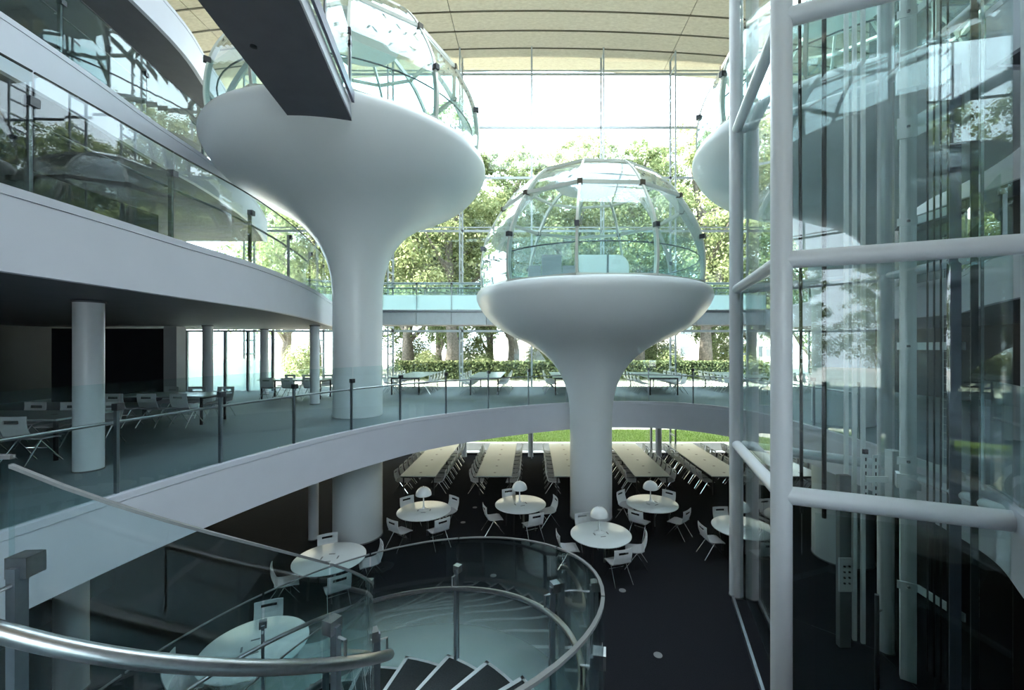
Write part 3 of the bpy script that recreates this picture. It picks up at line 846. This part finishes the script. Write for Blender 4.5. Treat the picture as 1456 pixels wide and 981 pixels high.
# ------------------------------------------------------------------ spiral stair
SC = Vector((-2.15, 3.0)); RO = 2.62
def h_top(phi): return E - .47 - .0125 * (phi + 94)
def r_in(phi): return .95 + .30 * max(0.0, min(1.0, -phi / 94.0)) ** 1.4
def pol(r_, phi): return (SC.x + r_ * math.cos(rad(phi)), SC.y + r_ * math.sin(rad(phi)))
stair = thing('spiral_stair', 'wide spiral stair with curved glass guards descending to the black floor', 'staircase', (0, 0, 0))
NT = 20
p0, p1 = -101.0, 174.0
for k in range(NT):
    a0 = p0 + (p1 - p0) * k / NT; a1 = p0 + (p1 - p0) * (k + 1) / NT + 1.2
    z = E - 1.94 - 3.43 * (k + 1) / (NT + 1)
    ri = max(r_in(a0), r_in(a1)) + .03; ro = RO - .03
    arc_o = [pol(ro, a0 + (a1 - a0) * j / 4) for j in range(5)]; arc_i = [pol(ri, a1 - (a1 - a0) * j / 4) for j in range(5)]
    tr = MB().prism(arc_o + arc_i, z - .045, z).build('tread', 'tread_carpet', stair)
    q0, q1 = pol(ri, a1), pol(ro, a1); u0, u1 = pol(ri, a1 - 1.6), pol(ro, a1 - 1.1)
    MB().prism([u0, u1, q1, q0], z - .05, z + .004).build('nosing', 'white_paint', tr)
    w0, w1 = pol(ro, a0), pol(ro - .035, a0)
    MB().prism(arc_o + [pol(ro - .035, a1 - (a1 - a0) * j / 4) for j in range(5)], z - .05, z + .004).build('nosing', 'white_paint', tr)
def helix_ribbon(rf, phis, zo0, zo1, th):
    path = [pol(rf(p_), p_) for p_ in phis]
    mb = MB().ribbon(path, [h_top(p_) + zo0 for p_ in phis], [h_top(p_) + zo1 for p_ in phis], th)
    return mb
def milkiness_attr(o, nphi):
    me = o.data
    at = me.attributes.new('milkiness', 'FLOAT', 'POINT')
    vals = [0.0 if i % 2 else 1.0 for i in range(len(me.vertices))]
    at.data.foreach_set('value', vals)
def helix_pane(rf, a, b_, lo, hi, parent, milkiness):
    phis = [a + (b_ - a) * j / 8 for j in range(9)]
    rows = 12; vs_ = []; fs = []; vals = []
    for p_ in phis:
        for s in (1, -1):
            for r_ in range(rows + 1):
                u = r_ / rows
                x, y = pol(rf(p_) + s * .007, p_)
                vs_.append((x, y, h_top(p_) + lo + (hi - lo) * u)); vals.append(milkiness * max(0.0, 1 - u / .62) ** 1.2)  # milky tint, strongest at the pane foot, fading upwards
    R_ = rows + 1; S = 2 * R_
    for i in range(8):
        for r_ in range(rows):
            a_ = i * S + r_
            fs += [(a_, a_ + S, a_ + S + 1, a_ + 1), (a_ + R_ + 1, a_ + R_ + S + 1, a_ + R_ + S, a_ + R_)]
        fs += [(i * S + rows, (i + 1) * S + rows, (i + 1) * S + R_ + rows, i * S + R_ + rows), (i * S + R_, (i + 1) * S + R_, (i + 1) * S, i * S)]
    for r_ in range(rows):
        fs += [(r_, r_ + 1, r_ + R_ + 1, r_ + R_), (8 * S + r_ + R_, 8 * S + r_ + R_ + 1, 8 * S + r_ + 1, 8 * S + r_)]
    o = MB().add(vs_, fs).build('glass_pane', 'stair_glass', parent, smooth=True)
    at = o.data.attributes.new('milkiness', 'FLOAT', 'POINT'); at.data.foreach_set('value', vals)
    return o
outer_cuts = [-92, -64, -38, -10, 24, 62, 90, 118, 146, 174]
for a, b_ in zip(outer_cuts, outer_cuts[1:]):
    helix_pane(lambda p_: RO, a + .3, b_ - .3, -1.62, 0.0, stair, .75)
    phis = [a + .3 + (b_ - a - .6) * j / 8 for j in range(9)]
    helix_ribbon(lambda p_: RO, phis, .001, .016, .022).build('glass_edge', 'insert_grey', stair, smooth=True)
inner_cuts = [-92, -24, 30, 78, 126, 174]
for a, b_ in zip(inner_cuts, inner_cuts[1:]):
    helix_pane(r_in, a + .8, b_ - .8, -1.62, 0.0, stair, .10)
    phis = [a + .8 + (b_ - a - 1.6) * j / 8 for j in range(9)]
    helix_ribbon(r_in, phis, .001, .016, .022).build('glass_edge', 'insert_grey', stair, smooth=True)
def stair_post(rf, phi, inward):
    rr = rf(phi) + inward * .05
    x, y = pol(rr, phi); zt = h_top(phi)
    ps = MB().box((x, y, zt - .98), (.05, .036, 1.25), rad(phi)).build('post', 'post_steel', stair)
    x2, y2 = pol(rf(phi) + inward * .02, phi)
    MB().box((x2, y2, zt - .36), (.075, .085, .085), rad(phi)).build('clamp', 'brushed_steel', ps)
    x3, y3 = pol(rf(phi) + inward * .13, phi)
    MB().tube([(x, y, zt - .42), (x3, y3, zt - .42), (x3, y3, zt - .56)], .011, 6).build('bracket', 'brushed_steel', ps)
    MB().box((x2, y2, zt - 1.58), (.07, .08, .08), rad(phi)).build('foot_clamp', 'dark_steel', ps)
for a in outer_cuts: stair_post(lambda p_: RO, a, -1)
for a in inner_cuts: stair_post(r_in, max(a, -88), 1)
phis = np.linspace(-94, 176, 100)
MB().tube([(*pol(RO - .13, p_), h_top(p_) - .56) for p_ in phis], .026, 10).build('handrail', 'brushed_steel', stair, smooth=True)
phis = np.linspace(-94, 176, 100)
MB().tube(catmull([(*pol(r_in(p_) + .13, p_), h_top(p_) - .56) for p_ in phis], 2), .036, 14).build('handrail', 'brushed_steel', stair, smooth=True)
helix_ribbon(lambda p_: RO - .045, list(np.linspace(-93, 176, 60)), -1.78, -1.60, .03).build('stringer', 'white_paint', stair, smooth=True)
helix_ribbon(lambda p_: r_in(p_) + .04, list(np.linspace(-93, 176, 60)), -1.78, -1.60, .03).build('stringer', 'white_paint', stair, smooth=True)
# level guard at the head of the stair
balustrade([(-5.4, 1.98), (-4.0, 1.88), (-2.16, 1.765)], Z_MID, 'level glass guard at the head of the spiral stair', side=-1, railmat='brushed_steel', spacing=1.65, rail_r=.034, rail=.91, cap='insert_grey', last_post=False)

# ------------------------------------------------------------------ glass lift
lift = thing('lift_shaft', 'glass lift shaft in a white tubular frame with guide rails and cables', 'lift', (0, 0, 0))
F_ = Vector((3.55, 6.0)); B2 = Vector((4.42, 9.12)); G_ = Vector((6.0, 5.0)); H_ = Vector((6.25, 7.45))
TOP = E + 9.6
for p, r_ in ((F_, .138), (B2, .138), (G_, .138), (H_, .12)):
    zt = TOP if p is not H_ else TOP
    zb = 0 if p is not G_ else Z_MID + .01
    c = MB().lathe([(r_, zb), (r_, zt)], 28, (p.x, p.y, 0)).build('frame_post', 'white_paint', lift, smooth=True)
    MB().lathe([(r_ + .012, zb), (r_ + .012, zb + .02)], 28, (p.x, p.y, 0)).build('post_collar', 'insert_grey', c, smooth=True)
RH = [E - 2.1, E + 1.23, E + 4.66, E + 8.1]
for z in RH:
    for a, c, r_ in ((F_, G_, .125), (F_, B2, .10), (B2, H_, .09), (G_, H_, .07)):
        MB().tube([(a.x, a.y, z), (c.x, c.y, z)], r_, 20).build('ring_tube', 'white_paint', lift, smooth=True)
ins = .16
def lerp2(a, c, t_): return a.lerp(c, t_)
for (a, c, ncol) in ((F_, B2, 2), (B2, H_, 2), (F_, G_, 2), (G_, H_, 2)):
    d = (c - a).normalized(); nv = Vector((-d.y, d.x))
    cen = (F_ + B2 + G_ + H_) / 4
    if nv.dot(cen - a) < 0: nv = -nv
    for j in range(5):
        z0 = .05 if j == 0 else RH[j - 1] + .02; z1 = (RH[j] - .02) if j < 4 else TOP - .1
        for k in range(ncol):
            p = a.lerp(c, (.05 if k == 0 else k / ncol) + .003) + nv * ins; q = a.lerp(c, (.95 if k == ncol - 1 else (k + 1) / ncol) - .003) + nv * ins
            MB().ribbon([p, q], z0, z1, .02).build('glass_pane', 'lift_glass', lift)
def vbar(name, x, y, sx, sy, z0, z1, mat, rz=0, parent=lift):
    return MB().box((x, y, (z0 + z1) / 2), (sx, sy, z1 - z0), rz).build(name, mat, parent)
# black glazing joints
MB().tube([(5.20, 8.13, E - 3.2), (5.17, 8.15, E + 7.6)], .030, 8).build('glazing_joint', 'black_rubber', lift)
MB().tube([(5.467, 7.89, E - 3.2), (5.467, 7.89, E + 7.6)], .038, 8).build('glazing_joint', 'black_rubber', lift)
# main guide column with bolted brackets
gx, gy = 6.08, 6.82
gc = vbar('guide_column', gx, gy, .20, .12, 0, TOP - .3, 'lift_white', rad(-35))
for z in (E + 3.35, E + 1.95, E - .05, E - 1.9, E + 5.3, E - 3.9):
    big = .34 if abs(z - E - 3.35) < .01 else .12
    br = MB().ribbon([(gx - .16, gy + .02), (gx + .06, gy - .12), (gx + .05, gy - .85)], z, z + big, .025).build('bracket', 'lift_white', gc)
    MB().box((gx - .06, gy - .08, z + big / 2), (.035, .03, .035)).box((gx + .08, gy - .2, z + big / 2), (.03, .035, .035)).build('bolt', 'insert_grey', br)
vbar('column_cap', gx, gy, .30, .20, E + 1.40, E + 1.56, 'lift_white', rad(-35))
vbar('column_cap', gx, gy, .30, .20, E - 2.28, E - 2.05, 'lift_white', rad(-35))
vbar('column_cap', gx, gy, .28, .18, E + 4.15, E + 4.45, 'lift_white', rad(-35))
for k in range(4):
    MB().tube([(6.06, 6.46 - .105 * k, .4), (6.06, 6.46 - .105 * k, TOP - .4)], .013, 6).build('cable', 'black_rubber', lift)
vbar('guide_rail', 6.04, 6.02, .12, .10, .1, E + 4.0, 'lift_violet', rad(-40))
vbar('door_jamb', 6.02, 5.74, .07, .10, 0, E + 5.0, 'black_metal', rad(-40))
vbar('door_jamb', 5.98, 5.60, .03, .04, E - 1.9, E + 4.6, 'chrome', rad(-40))
mb = MB()
for xx, yy in ((6.20, 6.36), (6.19, 6.24), (6.16, 5.92), (6.15, 5.82)):
    mb.box((xx, yy, E - .15), (.008, .008, 3.6))
for k in range(30):
    z = E - 1.9 + k * .122
    mb.box((6.195, 6.30, z), (.006, .14, .006)); mb.box((6.155, 5.87, z), (.006, .12, .006))
mb.build('mesh_screen', 'lift_white', lift)
for (x, y) in ((5.713, 7.668), (5.80, 7.586), (5.891, 7.505)):
    vbar('rail_strip', x, y, .06, .05, .1, E + 7.5, 'lift_white', rad(-10))
# buffer frame with slotted plates
for k, x in enumerate((5.73, 5.87)):
    pl = vbar('slotted_plate', x, 7.25 - .04 * k, .085, .02, E - 2.75, E - 1.85, 'lift_white')
    mb = MB()
    for j in range(7): mb.box((x, 7.235 - .04 * k, E - 2.65 + j * .12), (.018, .006, .06))
    mb.build('slot', 'black_metal', pl)
vbar('buffer_body', 6.12, 7.14, .16, .16, E - 2.75, E - 1.75, 'lift_white')
MB().box((5.98, 7.16, E - 2.25), (.62, .03, .10)).build('buffer_bar', 'lift_white', lift)
MB().box((5.73, 7.25, E - 1.80), (.07, .05, .08)).build('buffer_cap', 'black_rubber', lift)
vbar('shaft_wall_post', 5.60, 7.58, .20, .10, 0, E - 2.3, 'insert_grey')
cp = vbar('call_panel', 5.58, 7.50, .24, .03, E - 4.35, E - 3.75, 'pale_wall')
mb = MB()
for j in range(4):
    for i in range(2): mb.lathe([(.018, 0), (.018, .02)], 10, (5.54 + .09 * i, 7.47, E - 4.2 + .1 * j))
mb.build('button', 'black_metal', cp)
hd = MB().tube([(4.95, 6.05, E - 3.55), (4.95, 6.05, E - 5.0)], .028, 10).build('door_handle', 'brushed_steel', lift, smooth=True)
MB().tube([(4.95, 6.05, E - 3.8), (5.05, 6.09, E - 3.8)], .014, 8).build('handle_bracket', 'brushed_steel', hd)
mb = MB().ribbon([(4.02, 5.98), (5.6, 5.28)], .02, E - 2.35, .012).build('lobby_glass', 'lift_glass', lift)
MB().box((3.85, 7.5, .05), (.05, 3.0, .10), -.28).build('glazing_channel', 'post_steel', lift)

# ------------------------------------------------------------------ furniture prototypes
def grid_plate(xs, zs, holes, fn, th):
    """curved plate from a grid with missing cells; fn maps (x, z) to front point and normal"""
    vs_ = []; fs = []; idx = {}
    for i, x in enumerate(xs):
        for j, z in enumerate(zs):
            p, nn = fn(x, z); idx[(i, j)] = len(vs_); vs_ += [p, tuple(p[k] + nn[k] * th for k in range(3))]
    cells = {(i, j) for i in range(len(xs) - 1) for j in range(len(zs) - 1)} - set(holes)
    for i, j in cells:
        a, b_, c, d = idx[(i, j)], idx[(i + 1, j)], idx[(i + 1, j + 1)], idx[(i, j + 1)]
        fs += [(a, b_, c, d), (d + 1, c + 1, b_ + 1, a + 1)]
        for (di, dj, p, q) in ((0, -1, a, b_), (1, 0, b_, c), (0, 1, c, d), (-1, 0, d, a)):
            if (i + di, j + dj) not in cells: fs.append((p, p + 1, q + 1, q))
    return MB().add(vs_, fs)
def make_chair(label, group):
    t = thing('stacking_chair', label, 'chair', group=group)
    def back(x, z):
        u = (z - .47) / .36
        return (x, -.20 - .075 * u + .5 * x * x - .03 * math.sin(u * PI), z), (0, -1, .2)
    grid_plate([-.225, -.205, -.125, 0, .125, .205, .225], [.475, .52, .62, .705, .762, .80, .825], [(2, 3), (3, 3)], back, .013).build('backrest', 'chair_white', t)
    def seat(x, y):
        u = (y + .2) / .43
        return (x, y, .455 - .018 * math.sin(u * PI) - .03 * max(0, u - .8) / .2 + .035 * max(0, .15 - u) / .15), (0, 0, -1)
    grid_plate([-.225, -.11, .11, .225], [-.215, -.15, -.05, .08, .16, .235], [], seat, .02).build('seat', 'seat_grey', t)
    for sx in (-1, 1):
        MB().tube([(sx * .19, -.06, .425), (sx * .225, .25, .012)], .011, 6).build('leg', 'chrome', t)
        MB().tube([(sx * .19, -.02, .425), (sx * .225, -.30, .012)], .011, 6).build('leg', 'chrome', t)
    MB().tube([(-.2, -.04, .425), (.2, -.04, .425)], .011, 6).tube([(-.205, .08, .25), (.205, .08, .25)], .008, 6).build('stretcher', 'chrome', t)
    return t
CH = make_chair('x', 'chairs')
CHK = tree_of(CH)
ch_used = [False]
def chair(x, y, z, face, label, group):
    rz = math.atan2(face[1], face[0]) - PI / 2
    if not ch_used[0]:
        ch_used[0] = True; CH.location = (x, y, z); CH.rotation_euler[2] = rz; CH['label'] = label; CH['group'] = group
        return CH
    return dup(CH, (x, y, z), rz, label, group, CHK)

# round tables with lamps
RT = thing('round_table', 'x', 'table', group='round tables on the black floor')
MB().lathe([(.735, .695), (.75, .703), (.75, .718), (.745, .722)], 56).build('tabletop', 'table_round', RT, smooth=True)
MB().lathe([(.60, .66), (.60, .694)], 32).build('under_frame', 'black_metal', RT, smooth=True)
for k in range(4):
    a = PI / 4 + k * PI / 2
    MB().tube([(.44 * math.cos(a), .44 * math.sin(a), .66), (.48 * math.cos(a), .48 * math.sin(a), .0)], .022, 8).build('leg', 'black_metal', RT, smooth=True)
MB().tube([(.1, 0, .66), (.1, 0, .0)], .03, 8).build('cable_duct', 'brushed_steel', RT, smooth=True)
for k in range(4):
    a = k * PI / 2
    MB().box((.17 * math.cos(a), .17 * math.sin(a), .7235), (.03 if k % 2 == 0 else .13, .13 if k % 2 == 0 else .03, .004)).build('cable_flap', 'chair_white' if 0 else 'insert_grey', RT)
RTK = tree_of(RT)
LP = thing('mushroom_lamp', 'x', 'lamp', group='white mushroom lamps')
stem = catmull([(.135, 0), (.125, .012), (.06, .03), (.03, .08), (.019, .16), (.017, .33), (.022, .42)], 4)
MB().lathe([(.13, 0)] + stem, 32).build('trumpet_base', 'lamp_white', LP, smooth=True)
sh_out = [(.215, .405)] + [(.225 * math.cos(a), .415 + .225 * math.sin(a)) for a in np.linspace(0, PI / 2 - .02, 14)]
MB().lathe(sh_out[::1] , 40).build('shade', 'lamp_white', LP, smooth=True)
MB().lathe([(.012, .63), (.016, .645), (.008, .66)], 12).build('finial', 'lamp_white', LP, smooth=True)
LPK = tree_of(LP)
rounds = [  # x, y, chair angles, rotation, lamp, place
    (-3.06, 12.0, (132, 50, -124, -50), .1, True, 'beside the large pod stem'),
    (-0.33, 12.5, (112, 15, -65, -160), .4, True, 'between the two pod stems'),
    (1.72, 10.5, (108, -12, -72, 188), .2, True, 'in front of the central pod stem'),
    (3.58, 12.55, (135, 46, -130, -46), .6, True, 'beyond the slim lift post'),
    (5.45, 10.9, (185, 95, 5, -85), .3, True, 'behind the lift column'),
    (-4.45, 9.3, (118, 28, -55, -150), .15, False, 'without lamp near the large pod stem'),
    (-4.30, 6.55, (112, 20, -70, -160), .5, False, 'without lamp close to the spiral stair'),
]
first = True; lamp_first = True
for x, y, angs, rz, lamp, place in rounds:
    lab = 'round white table with a mushroom lamp ' + place if lamp else 'round white table ' + place
    if first: RT.location = (x, y, 0); RT.rotation_euler[2] = rz; RT['label'] = lab; first = False
    else: dup(RT, (x, y, 0), rz, lab, 'round tables on the black floor', RTK)
    for a in angs:
        c, s = math.cos(rad(a)), math.sin(rad(a)); d = .83
        chair(x + d * c, y + d * s, 0, (-c, -s), 'white slotted chair at the round table ' + place, 'chairs round the table ' + place)
    if lamp:
        lx, ly = x - .03, y + .06
        ll = 'white mushroom lamp on the round table ' + place
        if lamp_first: LP.location = (lx, ly, .7265); LP['label'] = ll; lamp_first = False
        else: dup(LP, (lx, ly, .7265), 0, ll, 'white mushroom lamps', LPK)

# long tables
def make_long(L, W, caps, label, group):
    t = thing('long_table', label, 'table', group=group)
    for s in (-1, 1):
        MB().box((0, s * L / 4, .705), (W, L / 2 - .004, .03)).build('tabletop', 'table_top', t)
    for yy in ((-L / 2 + .12, -.05, L / 2 - .12) if L > 4 else (-L / 2 + .12, L / 2 - .12)):
        for sx in (-1, 1): MB().box((sx * (W / 2 - .1), yy, .345), (.045, .045, .69)).build('leg', 'black_metal', t)
    MB().box((0, 0, .655), (.08, L - .3, .06)).box((0, -L / 2 + .12, .66), (W - .2, .04, .05)).box((0, L / 2 - .12, .66), (W - .2, .04, .05)).build('under_frame', 'black_metal', t)
    for k in range(caps):
        MB().lathe([(.05, .7205), (.05, .7235)], 14, (0, -L / 2 + L * (k + .5) / caps, 0)).build('cable_cap', 'insert_grey', t, smooth=True)
    return t
L1 = 5.24; W1 = 1.28
LT = make_long(L1, W1, 6, 'long pale study table with chairs along both sides by the lawn window', 'long tables by the lawn window')
LTK = tree_of(LT)
xs_long = [-4.10, -1.36, 1.46, 4.35, 7.11, 9.9]
LPL = ['nearest the large pod stem', 'in the gap between the two pod stems', 'right behind the central pod stem', 'between central pod stem and slender pipe', 'just past the slim lift post', 'seen through the lift glass']
for i, x in enumerate(xs_long):
    yc = 15.16 + L1 / 2
    if i == 0: LT.location = (x, yc, 0); LT['label'] = 'long pale lower table ' + LPL[i]
    else: dup(LT, (x, yc, 0), 0, 'long pale lower table ' + LPL[i], kids=LTK)
    for k in range(8):
        yy = 15.62 + k * .60
        for sx in (-1, 1):
            chair(x + sx * (W1 / 2 + .02), yy, 0, (-sx, random.uniform(-.06, .06)), 'white slotted chair at the long lower table ' + LPL[i], 'chairs at the long table ' + LPL[i])
L2 = 3.6; W2 = 1.3
MT = make_long(L2, W2, 4, 'long pale table on the middle floor facing the hedge', 'tables on the middle floor by the hedge')
MTK = tree_of(MT)
MPL = ['beside the large pod stem', 'between the two pod stems', 'behind the central pod stem', 'past the central pod stem', 'behind the slim lift post', 'seen through the lift glass']
mids = [(-5.1, 18.7, 0), (-1.9, 18.6, 0), (1.5, 18.6, 0), (5.3, 18.6, 0), (8.9, 18.6, 0), (12.3, 18.4, 0)]
for i, (x, y, rz) in enumerate(mids):
    if i == 0: MT.location = (x, y, Z_MID); MT['label'] = 'pale table on the middle floor by the hedge ' + MPL[i]
    else: dup(MT, (x, y, Z_MID), rz, 'pale table on the middle floor by the hedge ' + MPL[i], kids=MTK)
    for k in range(5):
        yy = y - 1.35 + k * .66
        for sx in (-1, 1):
            chair(x + sx * (W2 / 2 + .05), yy, Z_MID, (-sx, random.uniform(-.08, .08)), 'pale chair at the middle floor table ' + MPL[i], 'middle floor chairs ' + MPL[i])
# dim study tables on the left of the middle floor
DT = make_long(2.4, 1.0, 2, 'study table in the dim part of the middle floor under the upper floor', 'dim study tables')
DTK = tree_of(DT)
DPL = ['near the black wall', 'behind the stout white column', 'before the glazed vestibule']
for i, (x, y, rz) in enumerate([(-9.3, 10.9, PI / 2), (-9.2, 7.6, PI / 2), (-8.9, 16.0, PI / 2)]):
    if i == 0: DT.location = (x, y, Z_MID); DT.rotation_euler[2] = rz; DT['label'] = 'dim study table under the upper floor ' + DPL[i]
    else: dup(DT, (x, y, Z_MID), rz, 'dim study table under the upper floor ' + DPL[i], kids=DTK)
    for k in range(3):
        xx = x - .78 + k * .78
        for sy in (-1, 1):
            chair(xx + (.15 if sy < 0 else 0), y + sy * .62, Z_MID, (random.uniform(-.15, .15), -sy), 'pale chair at the dim study table ' + DPL[i], 'study chairs ' + DPL[i])

# glazed vestibule at the far corner of the middle floor
root = thing('glazed_vestibule', 'pale glazed vestibule with dark frames at the far corner of the middle floor', 'vestibule', (-14.0, 18.6, Z_MID))
for x in (-1.9, -1.2, -.2, .5, 1.5, 2.6): MB().box((x, 0, 1.3), (.10, .10, 2.6)).build('frame', 'post_steel', root)
MB().box((.35, 0, 2.63), (4.6, .12, .08)).build('head_rail', 'post_steel', root)
for a, c in ((-1.9, -1.2), (-1.2, -.2), (-.2, .5), (.5, 1.5), (1.5, 2.6)):
    MB().box(((a + c) / 2, 0, 1.3), (c - a - .12, .02, 2.55)).build('pane', 'bridge_glass', root)
MB().tube([(-.15, -.12, .8), (-.15, -.12, 1.9), (.2, -.12, 2.05)], .025, 8).build('pull_bar', 'dark_steel', root, smooth=True)
tag(MB().box((-12.6, 14.9, (Z_MID + ZS) / 2), (.45, .4, ZS - Z_MID - .02)).build('trim_2', 'pale_wall'), 'pale pier at the end of the near black wall', 'pier', kind='structure')

# central pod: added panels for its bright doorway, and a booth seat
m, n, l = nmat('opal_panel')
n.remove(n['Principled BSDF'])
tl = n.new('ShaderNodeBsdfTranslucent'); tl.inputs['Color'].default_value = (.92, .95, .95, 1)
df = n.new('ShaderNodeBsdfDiffuse'); df.inputs['Color'].default_value = (.9, .92, .92, 1)
mx = n.new('ShaderNodeMixShader'); mx.inputs[0].default_value = .35
l.new(tl.outputs[0], mx.inputs[1]); l.new(df.outputs[0], mx.inputs[2]); l.new(mx.outputs[0], n['Material Output'].inputs['Surface'])
root = thing('doorway_stand_in', 'white translucent panels standing in for the bright rear doorway of the central glass dome', 'screen', (PC[0], PC[1] + 2.35, E + 1.53))  # added where the dome's rear doorway shows bright white
def upright(poly, y, th):
    n_ = len(poly)
    vs_ = [(x, y - th / 2, z) for x, z in poly] + [(x, y + th / 2, z) for x, z in poly]
    return MB().add(vs_, [tuple(range(n_)), tuple(range(2 * n_ - 1, n_ - 1, -1))] + [(i, i + n_, (i + 1) % n_ + n_, (i + 1) % n_) for i in range(n_)])
upright([(-.16, 0), (.92, 0), (.92, 1.9), (-.16, 1.9)], 0, .03).build('panel', 'opal_panel', root)
upright([(1.0, 0), (1.75, 0), (1.75, 1.45)] + [(1.35 + .40 * math.cos(a), 1.45 + .45 * math.sin(a)) for a in np.linspace(.15, PI / 2, 6)] + [(1.0, 1.9)], 0, .03).build('panel', 'opal_panel', root)
MB().box((.96, 0, .95), (.06, .06, 1.9)).build('panel_joint', 'post_steel', root)
MB().box((.8, -.02, .03), (2.0, .12, .06)).build('base_rail', 'post_steel', root)
root = thing('booth_seat', 'high backed booth seat with side wings inside the central glass dome', 'seat', (PC[0] - 1.15, PC[1] + 1.7, E + 1.53))
MB().box((0, .05, .40), (1.5, .6, .16)).build('seat', 'seat_grey', root)
MB().box((0, .36, .98), (.72, .10, 1.7)).build('backrest', 'seat_grey', root)
for sx in (-1, 1):
    MB().box((sx * .62, .34, .78), (.46, .10, 1.3)).build('wing', 'seat_grey', root)
    for sy in (-1, 1): MB().tube([(sx * .6, .05 + sy * .22, .33), (sx * .6, .05 + sy * .22, 0)], .025, 6).build('leg', 'chrome', root)

# floor outlet discs on the black floor
FD = MB().lathe([(.075, 0), (.075, .005), (.06, .008)], 20).mesh('floor_outlet', 'insert_grey', True)
for x, y in ((2.2, 7.35), (-.9, 9.9), (1.0, 10.9), (-2.1, 12.9), (-1.9, 14.1), (-2.9, 13.7), (2.9, 13.9), (2.0, 9.3)):
    tag(link('floor_outlet', FD, None, (x, y, 0.0)), 'small round metal outlet disc set in the black carpet', 'floor outlet', 'floor outlets')
